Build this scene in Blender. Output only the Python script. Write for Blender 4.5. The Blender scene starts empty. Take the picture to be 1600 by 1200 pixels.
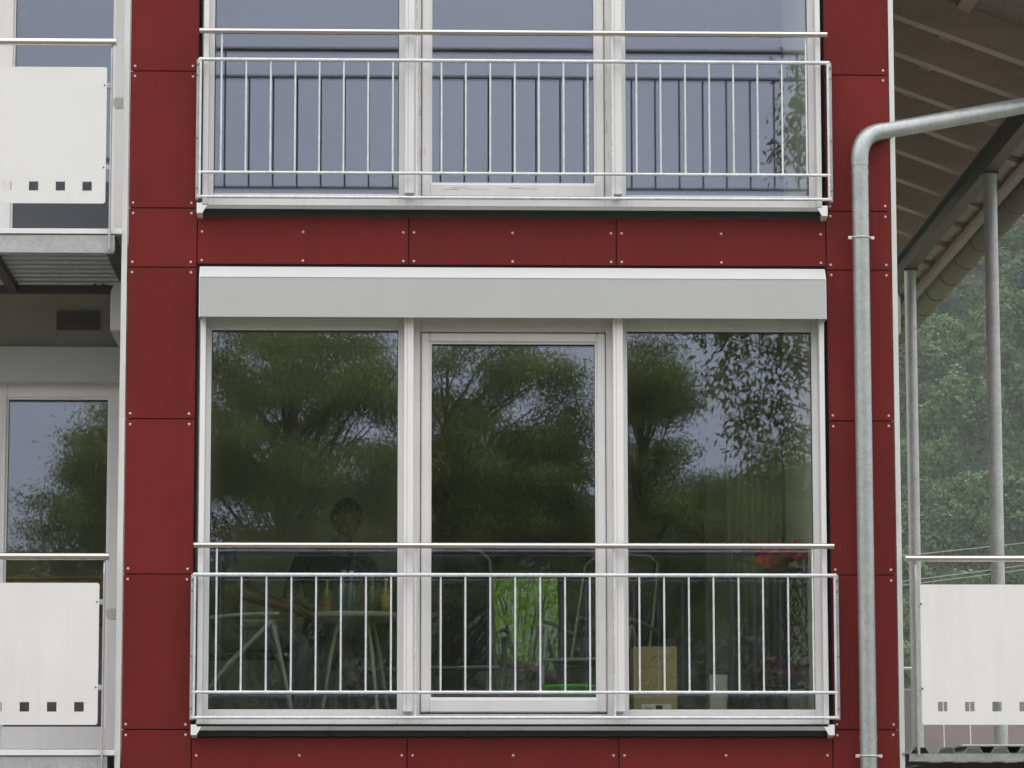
import bpy, bmesh, math, random
import numpy as np
from mathutils import Vector, Matrix
random.seed(7)
RNG = np.random.default_rng(11)
sc = bpy.context.scene
COL = sc.collection

# ------------------------------------------------------------------ camera
FPX, YAW, PIT, ROLL = 5618.5, 0.03187, 0.1403, -0.001157
EYE = Vector((0.0, -20.0, 1.6))
def axes():
    cy, sy, cp, sp, cr, sr = math.cos(YAW), math.sin(YAW), math.cos(PIT), math.sin(PIT), math.cos(ROLL), math.sin(ROLL)
    F = Vector((sy*cp, cy*cp, sp)); R = Vector((cy, -sy, 0)); U = R.cross(F)
    return cr*R + sr*U, -sr*R + cr*U, F
AR, AU, AF = axes()
cam = bpy.data.cameras.new('camera'); camo = bpy.data.objects.new('camera', cam); COL.objects.link(camo)
cam.sensor_width = 36; cam.lens = 36*FPX/1600; cam.clip_start = 0.1; cam.clip_end = 5000
m = Matrix.Identity(4)
for i in range(3):
    m[i][0] = AR[i]; m[i][1] = AU[i]; m[i][2] = -AF[i]; m[i][3] = EYE[i]
camo.matrix_world = m
sc.camera = camo
def P(u, v, Y=0.0):
    "world point seen at photo pixel (u, v) on the upright plane at depth Y"
    d = (u-800)/FPX*AR + (600-v)/FPX*AU + AF
    return EYE + d*((Y - EYE.y)/d.y)
def PX(u, v, Y=0.0): return P(u, v, Y).x
def PZ(u, v, Y=0.0): return P(u, v, Y).z

# ------------------------------------------------------------------ sky, sun, exposure
SUN_EL, SUN_AZ = math.radians(56), math.radians(48)     # azimuth clockwise from +Y
w = bpy.data.worlds.new('World'); sc.world = w; w.use_nodes = True
nt = w.node_tree; nt.nodes.clear()
out = nt.nodes.new('ShaderNodeOutputWorld'); bg = nt.nodes.new('ShaderNodeBackground')
sky = nt.nodes.new('ShaderNodeTexSky'); sky.sky_type = 'NISHITA'; sky.sun_disc = False
sky.sun_elevation = SUN_EL; sky.sun_rotation = SUN_AZ; sky.air_density = 1.6; sky.dust_density = 4.0; sky.ozone_density = 1.5
hs = nt.nodes.new('ShaderNodeHueSaturation'); hs.inputs['Saturation'].default_value = 0.25
mx = nt.nodes.new('ShaderNodeMix'); mx.data_type = 'RGBA'; mx.inputs[0].default_value = 0.82
# closed cloud layer: brightness (1 + 2 sin h)/3 of an overcast sky
wtc = nt.nodes.new('ShaderNodeTexCoord'); sep = nt.nodes.new('ShaderNodeSeparateXYZ'); nt.links.new(wtc.outputs['Generated'], sep.inputs[0])
wm = nt.nodes.new('ShaderNodeMath'); wm.operation = 'MULTIPLY_ADD'; wm.use_clamp = True; wm.inputs[1].default_value = .66; wm.inputs[2].default_value = .34; nt.links.new(sep.outputs['Z'], wm.inputs[0])
wn = nt.nodes.new('ShaderNodeTexNoise'); wn.inputs['Scale'].default_value = 3.2; wn.inputs['Detail'].default_value = 4; nt.links.new(wtc.outputs['Generated'], wn.inputs['Vector'])
wr = nt.nodes.new('ShaderNodeMapRange'); wr.inputs['From Min'].default_value = .25; wr.inputs['From Max'].default_value = .75; wr.inputs['To Min'].default_value = .84; wr.inputs['To Max'].default_value = 1.16; nt.links.new(wn.outputs['Fac'], wr.inputs[0])
wk = nt.nodes.new('ShaderNodeMath'); wk.operation = 'MULTIPLY'; nt.links.new(wm.outputs[0], wk.inputs[0]); nt.links.new(wr.outputs[0], wk.inputs[1])
wc = nt.nodes.new('ShaderNodeVectorMath'); wc.operation = 'SCALE'; wc.inputs[0].default_value = (18.3, 18.0, 18.4); nt.links.new(wk.outputs[0], wc.inputs['Scale'])
nt.links.new(wc.outputs[0], mx.inputs[7])
nt.links.new(sky.outputs[0], hs.inputs['Color']); nt.links.new(hs.outputs[0], mx.inputs[6])
nt.links.new(mx.outputs[2], bg.inputs[0]); bg.inputs[1].default_value = 0.145
nt.links.new(bg.outputs[0], out.inputs[0])
sl = bpy.data.lights.new('sun', 'SUN'); sl.energy = 1.5; sl.angle = math.radians(35); sl.color = (1, 0.97, 0.93)
so = bpy.data.objects.new('sun', sl); COL.objects.link(so)
sd = Vector((math.sin(SUN_AZ)*math.cos(SUN_EL), math.cos(SUN_AZ)*math.cos(SUN_EL), math.sin(SUN_EL)))
so.rotation_euler = sd.to_track_quat('Z', 'Y').to_euler()
vs = sc.view_settings; vs.view_transform = 'Standard'; vs.look = 'None'; vs.gamma = 1; vs.exposure = 0.30
sc.cycles.use_denoising = True; sc.cycles.max_bounces = 10; sc.cycles.transparent_max_bounces = 24
sc.cycles.glossy_bounces = 5; sc.cycles.diffuse_bounces = 4; sc.cycles.volume_bounces = 1
sc.cycles.caustics_reflective = False; sc.cycles.caustics_refractive = False

# ------------------------------------------------------------------ helpers
class MB:
    def __init__(s): s.v = []; s.f = []; s.sm = []; s.mi = []
    def add(s, vs, fs, smooth=False, mi=0):
        o = len(s.v); s.v += [tuple(x) for x in vs]
        for f in fs: s.f.append([i+o for i in f]); s.sm.append(smooth); s.mi.append(mi)
        return s
    def box(s, x0, x1, y0, y1, z0, z1, mi=0, bev=0.0):
        x0, x1 = min(x0, x1), max(x0, x1); y0, y1 = min(y0, y1), max(y0, y1); z0, z1 = min(z0, z1), max(z0, z1)
        if bev <= 0:
            vs = [(x0,y0,z0),(x1,y0,z0),(x1,y1,z0),(x0,y1,z0),(x0,y0,z1),(x1,y0,z1),(x1,y1,z1),(x0,y1,z1)]
            return s.add(vs, [(0,3,2,1),(4,5,6,7),(0,1,5,4),(1,2,6,5),(2,3,7,6),(3,0,4,7)], False, mi)
        b = bev; vs = []; fs = []
        X = (x0, x1); Y = (y0, y1); Z = (z0, z1); idx = {}
        for i in (0,1):
            for j in (0,1):
                for k in (0,1):
                    sx, sy, sz = 1-2*i, 1-2*j, 1-2*k
                    for a in range(3):
                        q = [X[i]+sx*b, Y[j]+sy*b, Z[k]+sz*b]; q[a] = (X[i], Y[j], Z[k])[a]
                        idx[i,j,k,a] = len(vs); vs.append(q)
        for a in range(3):
            o1, o2 = (a+1) % 3, (a+2) % 3
            for e in (0,1):
                q = []
                for c1, c2 in ((0,0),(1,0),(1,1),(0,1)):
                    t = [0,0,0]; t[a] = e; t[o1] = c1; t[o2] = c2; q.append(idx[t[0],t[1],t[2],a])
                fs.append(q if e else q[::-1])
        for a in range(3):
            o1, o2 = (a+1) % 3, (a+2) % 3
            for c1 in (0,1):
                for c2 in (0,1):
                    t0 = [0,0,0]; t1 = [0,0,0]; t0[a] = 0; t1[a] = 1
                    for t in (t0, t1): t[o1] = c1; t[o2] = c2
                    q = [idx[t0[0],t0[1],t0[2],o1], idx[t1[0],t1[1],t1[2],o1], idx[t1[0],t1[1],t1[2],o2], idx[t0[0],t0[1],t0[2],o2]]
                    fs.append(q if c1 == c2 else q[::-1])
        for i in (0,1):
            for j in (0,1):
                for k in (0,1):
                    q = [idx[i,j,k,0], idx[i,j,k,1], idx[i,j,k,2]]
                    fs.append(q if (i+j+k) % 2 else q[::-1])
        return s.add(vs, fs, False, mi)
    def tube(s, pts, r, n=10, caps=True, mi=0, closed=False):
        pts = [Vector(p) for p in pts]; rs = r if isinstance(r, (list, tuple)) else [r]*len(pts)
        vs = []; fs = []; prev = None; L = len(pts)
        for i, p in enumerate(pts):
            if closed: t = pts[(i+1) % L] - pts[i-1]
            else: t = (pts[min(i+1, L-1)] - pts[max(i-1, 0)])
            if t.length < 1e-9: t = Vector((0,0,1))
            t.normalize()
            if prev is None:
                a = Vector((0,0,1)) if abs(t.z) < .9 else Vector((1,0,0)); nrm = t.cross(a).normalized()
            else:
                nrm = (prev - t*prev.dot(t))
                nrm = nrm.normalized() if nrm.length > 1e-6 else t.orthogonal().normalized()
            prev = nrm; b = t.cross(nrm)
            for k in range(n):
                a = 2*math.pi*k/n; vs.append(p + (nrm*math.cos(a) + b*math.sin(a))*rs[i])
        for i in range(L if closed else L-1):
            j = (i+1) % L
            for k in range(n):
                fs.append((i*n+k, i*n+(k+1) % n, j*n+(k+1) % n, j*n+k))
        s.add(vs, fs, True, mi)
        if caps and not closed:
            s.add(vs[:n], [tuple(range(n))[::-1]], False, mi); s.add(vs[-n:], [tuple(range(n))], False, mi)
        return s
    def lathe(s, prof, c=(0,0,0), n=16, mi=0, smooth=True):
        vs = []; fs = []; L = len(prof)
        for r, z in prof:
            for k in range(n):
                a = 2*math.pi*k/n; vs.append((c[0]+r*math.cos(a), c[1]+r*math.sin(a), c[2]+z))
        for i in range(L-1):
            for k in range(n):
                fs.append((i*n+k, i*n+(k+1) % n, (i+1)*n+(k+1) % n, (i+1)*n+k))
        s.add(vs, fs, smooth, mi)
        if prof[0][0] > 1e-4: s.add(vs[:n], [tuple(range(n))[::-1]], False, mi)
        if prof[-1][0] > 1e-4: s.add(vs[-n:], [tuple(range(n))], False, mi)
        return s
    def prism(s, poly, axis, a0, a1, mi=0):
        "poly of 2-D points extruded along axis 'x','y' or 'z'"
        def mk(p, a):
            return {'x': (a, p[0], p[1]), 'y': (p[0], a, p[1]), 'z': (p[0], p[1], a)}[axis]
        n = len(poly); vs = [mk(p, a0) for p in poly] + [mk(p, a1) for p in poly]
        fs = [tuple(range(n)), tuple(range(2*n-1, n-1, -1))] + [(i, i+n, (i+1) % n+n, (i+1) % n) for i in range(n)]
        return s.add(vs, fs, False, mi)
    def build(s, name, mat, parent=None, fixn=True):
        me = bpy.data.meshes.new(name); me.from_pydata(s.v, [], s.f)
        for mm in (mat if isinstance(mat, (list, tuple)) else [mat]): me.materials.append(mm)
        me.polygons.foreach_set('use_smooth', s.sm); me.polygons.foreach_set('material_index', s.mi)
        if fixn:
            bm = bmesh.new(); bm.from_mesh(me); bmesh.ops.recalc_face_normals(bm, faces=bm.faces); bm.to_mesh(me); bm.free()
        me.update()
        o = bpy.data.objects.new(name, me); COL.objects.link(o)
        if parent is not None: o.parent = parent
        return o
def meshobj(name, me, mat, parent=None):
    o = bpy.data.objects.new(name, me); COL.objects.link(o)
    if mat: me.materials.append(mat)
    if parent is not None: o.parent = parent
    return o
def tag(o, label=None, cat=None, group=None, kind=None):
    if label: o['label'] = label
    if cat: o['category'] = cat
    if group: o['group'] = group
    if kind: o['kind'] = kind
    return o
def empty(name, loc=(0,0,0), rz=0.0):
    o = bpy.data.objects.new(name, None); COL.objects.link(o); o.location = loc; o.rotation_euler = (0,0,rz)
    o.empty_display_size = 0.1
    return o
def copy_tree(o, parent=None):
    c = o.copy(); COL.objects.link(c); c.parent = parent
    for ch in list(o.children): copy_tree(ch, c)
    return c

# ------------------------------------------------------------------ materials
def mat(name, col, rough=.5, metal=0.0, var=0.06, scale=6.0, bump=0.0, bscale=60.0, spec=.4, col2=None, stretch=None, rvar=0.1):
    M = bpy.data.materials.new(name); M.use_nodes = True; t = M.node_tree; b = t.nodes['Principled BSDF']
    b.inputs['Metallic'].default_value = metal; b.inputs['Specular IOR Level'].default_value = spec
    tc = t.nodes.new('ShaderNodeTexCoord'); src = tc.outputs['Object']
    if stretch:
        mp = t.nodes.new('ShaderNodeMapping'); mp.inputs['Scale'].default_value = stretch; t.links.new(src, mp.inputs[0]); src = mp.outputs[0]
    n = t.nodes.new('ShaderNodeTexNoise'); n.inputs['Scale'].default_value = scale; n.inputs['Detail'].default_value = 6; n.inputs['Roughness'].default_value = .62
    t.links.new(src, n.inputs['Vector'])
    r = t.nodes.new('ShaderNodeValToRGB'); r.color_ramp.elements[0].position = .28; r.color_ramp.elements[1].position = .72
    c2 = col2 if col2 else col
    r.color_ramp.elements[0].color = tuple(max(0, c*(1-var)) for c in col) + (1,)
    r.color_ramp.elements[1].color = tuple(min(1, c*(1+var)) for c in c2) + (1,)
    t.links.new(n.outputs['Fac'], r.inputs[0]); t.links.new(r.outputs[0], b.inputs['Base Color'])
    mr = t.nodes.new('ShaderNodeMapRange'); mr.inputs['To Min'].default_value = max(.03, rough-rvar); mr.inputs['To Max'].default_value = min(1, rough+rvar)
    t.links.new(n.outputs['Fac'], mr.inputs[0]); t.links.new(mr.outputs[0], b.inputs['Roughness'])
    if bump > 0:
        n2 = t.nodes.new('ShaderNodeTexNoise'); n2.inputs['Scale'].default_value = bscale; n2.inputs['Detail'].default_value = 3
        t.links.new(src, n2.inputs['Vector'])
        bp = t.nodes.new('ShaderNodeBump'); bp.inputs['Strength'].default_value = bump; bp.inputs['Distance'].default_value = .004
        t.links.new(n2.outputs['Fac'], bp.inputs['Height']); t.links.new(bp.outputs[0], b.inputs['Normal'])
    return M
def galv(name, col, rough=.45, metal=.75):
    M = mat(name, col, rough, metal, .12, 9, spec=.5)
    t = M.node_tree; b = t.nodes['Principled BSDF']
    v = t.nodes.new('ShaderNodeTexVoronoi'); v.inputs['Scale'].default_value = 70
    tc = t.nodes.new('ShaderNodeTexCoord'); t.links.new(tc.outputs['Object'], v.inputs['Vector'])
    old = b.inputs['Base Color'].links[0].from_socket
    mxn = t.nodes.new('ShaderNodeMix'); mxn.data_type = 'RGBA'; mxn.blend_type = 'MULTIPLY'; mxn.inputs[0].default_value = .22
    t.links.new(old, mxn.inputs[6]); t.links.new(v.outputs['Color'], mxn.inputs[7]); 
    bw = t.nodes.new('ShaderNodeRGBToBW'); t.links.new(v.outputs['Color'], bw.inputs[0]); t.links.new(bw.outputs[0], mxn.inputs[7])
    t.links.new(mxn.outputs[2], b.inputs['Base Color'])
    return M
def leafmat(name, c1, c2, rough=.55, trans=.25):
    M = bpy.data.materials.new(name); M.use_nodes = True; t = M.node_tree; b = t.nodes['Principled BSDF']
    g = t.nodes.new('ShaderNodeNewGeometry'); r = t.nodes.new('ShaderNodeValToRGB')
    r.color_ramp.elements[0].color = (*c1, 1); r.color_ramp.elements[1].color = (*c2, 1)
    t.links.new(g.outputs['Random Per Island'], r.inputs[0])
    t.links.new(r.outputs[0], b.inputs['Base Color']); b.inputs['Roughness'].default_value = rough; b.inputs['Specular IOR Level'].default_value = .3
    tr = t.nodes.new('ShaderNodeBsdfTranslucent'); t.links.new(r.outputs[0], tr.inputs[0])
    ms = t.nodes.new('ShaderNodeMixShader'); ms.inputs[0].default_value = trans
    o = t.nodes['Material Output']; t.links.new(b.outputs[0], ms.inputs[1]); t.links.new(tr.outputs[0], ms.inputs[2]); t.links.new(ms.outputs[0], o.inputs[0])
    return M
def glassmat(name, r0=.112, tint=(.91,.94,.90), warp=.0005, seed=0.0):
    M = bpy.data.materials.new(name); M.use_nodes = True; t = M.node_tree
    t.nodes.remove(t.nodes['Principled BSDF']); o = t.nodes['Material Output']
    lw = t.nodes.new('ShaderNodeLayerWeight'); lw.inputs['Blend'].default_value = .5
    pw = t.nodes.new('ShaderNodeMath'); pw.operation = 'POWER'; pw.inputs[1].default_value = 5; t.links.new(lw.outputs['Facing'], pw.inputs[0])
    ma = t.nodes.new('ShaderNodeMath'); ma.operation = 'MULTIPLY_ADD'; ma.inputs[1].default_value = 1-r0; ma.inputs[2].default_value = r0; t.links.new(pw.outputs[0], ma.inputs[0])
    tr = t.nodes.new('ShaderNodeBsdfTransparent'); tr.inputs[0].default_value = (*tint, 1)
    gl = t.nodes.new('ShaderNodeBsdfGlossy'); gl.inputs['Roughness'].default_value = 0.006; gl.inputs[0].default_value = (.600, .650, .850, 1)   # blue of the mirrored sky put into the reflection colour
    tc = t.nodes.new('ShaderNodeTexCoord'); mp = t.nodes.new('ShaderNodeMapping'); mp.inputs['Location'].default_value = (seed, seed*2, seed*3)
    n = t.nodes.new('ShaderNodeTexNoise'); n.inputs['Scale'].default_value = 1.7; n.inputs['Detail'].default_value = 1
    t.links.new(tc.outputs['Object'], mp.inputs[0]); t.links.new(mp.outputs[0], n.inputs['Vector'])
    bp = t.nodes.new('ShaderNodeBump'); bp.inputs['Strength'].default_value = 1; bp.inputs['Distance'].default_value = warp
    t.links.new(n.outputs['Fac'], bp.inputs['Height']); t.links.new(bp.outputs[0], gl.inputs['Normal'])
    ms = t.nodes.new('ShaderNodeMixShader'); t.links.new(ma.outputs[0], ms.inputs[0]); t.links.new(tr.outputs[0], ms.inputs[1]); t.links.new(gl.outputs[0], ms.inputs[2])
    t.links.new(ms.outputs[0], o.inputs[0])
    return M
M_RED = mat('red_cladding', (.152,.0135,.0115), .62, 0, .10, 3.0, .12, 350, .14, rvar=.08)
M_REDEDGE = mat('dark_backing', (.018,.010,.010), .8)
M_RIVET = mat('rivet_head', (.66,.58,.54), .4, .1, .15)
M_WHITE = mat('white_frame', (.76,.755,.755), .38, 0, .035, 4, 0, spec=.45)
M_COVER = mat('white_aluminium', (.78,.78,.78), .42, 0, .03, 4, spec=.45)
M_BOXG = mat('light_grey_aluminium', (.455,.465,.46), .42, 0, .025, 3, .04, 500, spec=.4)
M_TOPW = mat('off_white_aluminium', (.56,.56,.56), .42, 0, .03, 4)
M_TRIM = mat('corner_trim', (.66,.66,.64), .4, .1, .06, 4)
M_SEAL = mat('rubber_seal', (.03,.03,.032), .6)
M_GALV = galv('galvanised_steel', (.46,.48,.48), .5, .45)
M_RAIL = galv('galvanised_bright', (.74,.76,.78), .38, .3)
M_ZINC = galv('zinc_sheet', (.40,.43,.42), .40, .65)
M_STEEL = mat('brushed_stainless', (.58,.54,.50), .24, 1.0, .06, 12, stretch=(1,40,40), rvar=.06)
M_PANEL = mat('white_balcony_panel', (.74,.74,.72), .45, 0, .03, 2.5, spec=.35)
M_DKSTEEL = mat('dark_beam', (.085,.075,.072), .55, .3, .15, 6)
M_RAFTER = mat('painted_rafter', (.43,.345,.295), .6, 0, .12, 2.2, .15, 30, stretch=(1,6,6))
M_RSIDE = mat('roof_boarding', (.26,.205,.18), .7, 0, .15, 3, .2, 30, stretch=(1,8,1))
M_GUT = mat('weathered_gutter', (.15,.13,.115), .5, .1, .12, 5)
M_ESHEET = mat('eave_sheet', (.50,.50,.46), .5, .1, .12, 4)
M_FASCIA = mat('fascia_wood', (.36,.29,.26), .6, 0, .15, 4, stretch=(4,1,4))
M_CONC = mat('render_wall', (.34,.325,.30), .85, 0, .08, 3, .25, 120)
M_SILL = mat('sill_metal', (.24,.25,.24), .45, .2, .08, 5)  # tone lowered to carry the shade under the window frame
M_SILLSHADE = mat('sill_shade', (.05,.053,.053), .55, .2, .2, 8)  # near-black tone paints the shade beneath the sill
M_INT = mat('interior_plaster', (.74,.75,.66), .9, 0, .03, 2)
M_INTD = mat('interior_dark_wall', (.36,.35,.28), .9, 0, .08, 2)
M_BACKDROP = mat('backdrop_wall', (.38,.38,.29), .9, 0, .05, 2)
M_FLOOR = mat('wood_floor', (.16,.11,.08), .45, 0, .2, 3, stretch=(1,12,1))
def weather(M, streak=.12, perobj=.0, sx=14.0, sz=.9, col=(.55,.52,.48)):
    t = M.node_tree; b_ = t.nodes['Principled BSDF']; old = b_.inputs['Base Color'].links[0].from_socket
    tc = t.nodes.new('ShaderNodeTexCoord'); mp = t.nodes.new('ShaderNodeMapping'); mp.inputs['Scale'].default_value = (sx, sx, sz); t.links.new(tc.outputs['Object'], mp.inputs[0])
    n = t.nodes.new('ShaderNodeTexNoise'); n.inputs['Scale'].default_value = 1; n.inputs['Detail'].default_value = 5; n.inputs['Roughness'].default_value = .65; t.links.new(mp.outputs[0], n.inputs['Vector'])
    rp = t.nodes.new('ShaderNodeMapRange'); rp.inputs['From Min'].default_value = .50; rp.inputs['From Max'].default_value = .78; rp.inputs['To Max'].default_value = streak; t.links.new(n.outputs['Fac'], rp.inputs[0])
    m1 = t.nodes.new('ShaderNodeMix'); m1.data_type = 'RGBA'; m1.blend_type = 'MULTIPLY'; t.links.new(rp.outputs[0], m1.inputs[0]); t.links.new(old, m1.inputs[6]); m1.inputs[7].default_value = (*col, 1)
    outp = m1.outputs[2]
    if perobj:
        oi = t.nodes.new('ShaderNodeObjectInfo'); mr = t.nodes.new('ShaderNodeMapRange'); mr.inputs['To Min'].default_value = 1-perobj; mr.inputs['To Max'].default_value = 1+perobj; t.links.new(oi.outputs['Random'], mr.inputs[0])
        hv = t.nodes.new('ShaderNodeHueSaturation'); t.links.new(mr.outputs[0], hv.inputs['Value']); t.links.new(outp, hv.inputs['Color']); outp = hv.outputs[0]
    t.links.new(outp, b_.inputs['Base Color'])
weather(M_RED, .50, .10, 7, .6, (.62,.66,.72)); weather(M_WHITE, .14, 0, 22, 1.2); weather(M_COVER, .10, 0, 22, 1.1); weather(M_PANEL, .16, .02, 7, .8); weather(M_BOXG, .06, 0, 6, 1.2)
weather(M_TRIM, .3, 0, 30, 1.5); weather(M_SILL, .5, 0, 12, 12); weather(M_CONC, .35, 0, 5, .8)
GL = [glassmat('glazing_%d' % i, .148, seed=i*3.7) for i in range(3)]
M_GREYBOX = mat('grey_shutter_box', (.45,.46,.47), .45, 0, .03)

# ------------------------------------------------------------------ key levels (metres)
XL = PX(196.5, 600); XR = PX(1396, 600)          # cladding edges
XWL = PX(308, 380); XWR = PX(1290.6, 380)        # edges of the window bay
DZ = PZ(638, 50, -.085) - PZ(638, 852, -.085)      # storey height
F1 = PZ(638, 1128, .1); F2 = F1 + DZ             # floor levels

# ================================================================== ground
def grid(name, x0, x1, y0, y1, nx, ny, fn, material):
    xs = np.linspace(x0, x1, nx); ys = np.linspace(y0, y1, ny)
    v = [(x, y, fn(x, y)) for y in ys for x in xs]
    f = [(j*nx+i, j*nx+i+1, (j+1)*nx+i+1, (j+1)*nx+i) for j in range(ny-1) for i in range(nx-1)]
    b = MB(); b.add(v, f, True); return b.build(name, material, fixn=False)
M_GRASS = mat('grass_ground', (.055,.085,.025), .9, 0, .35, .8, .5, 8, col2=(.085,.11,.035))
tag(grid('ground', -1500, 1500, -1500, 1500, 2, 2, lambda x, y: 0.0, M_GRASS), kind='structure')
M_GRAVEL = mat('bounce_gravel', (.13,.12,.105), .9, 0, .3, 25, .6, 60)
tag(grid('bounce_paving', -22, 22, -15, 16, 2, 2, lambda x, y: 0.004, M_GRAVEL), kind='structure')  # unseen paving, widened and darkened to control light bounced upward

# ================================================================== building
B = empty('apartment_building', (0, 0, 0))
tag(B, 'apartment building with red cladding panels and white framed floor-to-ceiling windows', 'building')
b = MB()
WZ1 = PZ(638, 1131, .03); WT1 = PZ(638, 490, .03)
# ---- masonry shell of the bay behind the cladding (with the openings left free)
zb1 = PZ(638, 1150, .03)
TOPZ = F2 + 2.9
def shell(x0, x1, z0, z1, y0=.022, y1=.165): b.box(x0, x1, y0, y1, z0, z1)
shell(XL+.012, XWL-.002, 0, TOPZ); shell(XWR+.002, XR-.012, 0, TOPZ)
shell(XWL-.002, XWR+.002, 0, zb1); shell(XWL-.002, XWR+.002, WT1+.10, zb1+DZ); shell(XWL-.002, XWR+.002, WT1+DZ+.10, TOPZ)
b.build('backing_wall', M_REDEDGE, B)
b = MB()                                              # side returns of the bay
b.box(XL+.012, XL+.11, .165, 6.2, 0, TOPZ); b.box(XR-.11, XR-.012, .165, 6.2, 0, TOPZ)
b.build('side_wall', M_CONC, B)

# ---- cladding panels with rivets
rv = MB(); rv.lathe([(.0074,0),(.0070,.0018),(.0045,.0034),(.0001,.0038)], n=10)
rivet_mesh = None
GAP = .0031
def panel(x0, x1, z0, z1, riv, lbl=None):
    global rivet_mesh
    o = MB().box(x0+GAP, x1-GAP, 0.0 + random.uniform(-.0006, .0006), .010, z0+GAP, z1-GAP, bev=.0012).build('cladding_panel', M_RED, B)
    for (x, z) in riv:
        if rivet_mesh is None:
            r = rv.build('rivet', M_RIVET, o); rivet_mesh = r.data
        else:
            r = bpy.data.objects.new('rivet', rivet_mesh); COL.objects.link(r); r.parent = o
        r.location = (x, -.0004, z); r.rotation_euler = (math.pi/2, random.uniform(0, 3), 0)
    return o
zs = [PZ(250, q) for q in (111, 325, 417.5, 654.5, 897, 1140)]
zs = [zs[0]+.86] + zs + [zs[-1]-.86, zs[-1]-1.72, .05]
zs = [TOPZ] + zs
RX, RZ = .027, .0295
for (xa, xb) in ((XL, XWL), (XWR, XR)):
    for k in range(len(zs)-1):
        z1, z0 = zs[k], zs[k+1]
        xi0 = xa+RX if xa == XL else xa+.026; xi1 = xb-.034 if xa == XL else xb-RX-.004
        j = lambda: random.uniform(-.0015, .0015)
        panel(xa, xb, z0, z1, [(xi0+j(), z0+RZ+j()), (xi1+j(), z0+RZ+j()), (xi0+j(), z1-RZ+j()), (xi1+j(), z1-RZ+j())])
xs3 = [XWL, PX(638.5, 380), PX(963, 380), XWR]
for (z1, z0) in ((PZ(638, 337), PZ(638, 414)), (PZ(638, 1152), zs[-3]), (PZ(638, 337)+DZ, PZ(638, 414)+DZ)):
    for k in range(3):
        x0, x1 = xs3[k], xs3[k+1]; xm = (x0+x1)/2
        zr = [z1-.096, z0+.022] if z1-z0 < .6 else [z1-.10, z0+.03]
        rr = [(x, z) for z in zr for x in (x0+.03, xm, x1-.03)]
        if k == 0: rr = [(x + (.0 if x > x0+.05 else -.003), z) for x, z in rr]
        panel(x0, x1, z0, z1, rr)
for (a0, a1) in ((PX(187, 600), XL-.002), (XR+.002, PX(1404.5, 600))):
    MB().box(a0, a1, -.006, .035, 0, TOPZ, bev=.002).build('corner_trim', M_TRIM, B)

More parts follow.
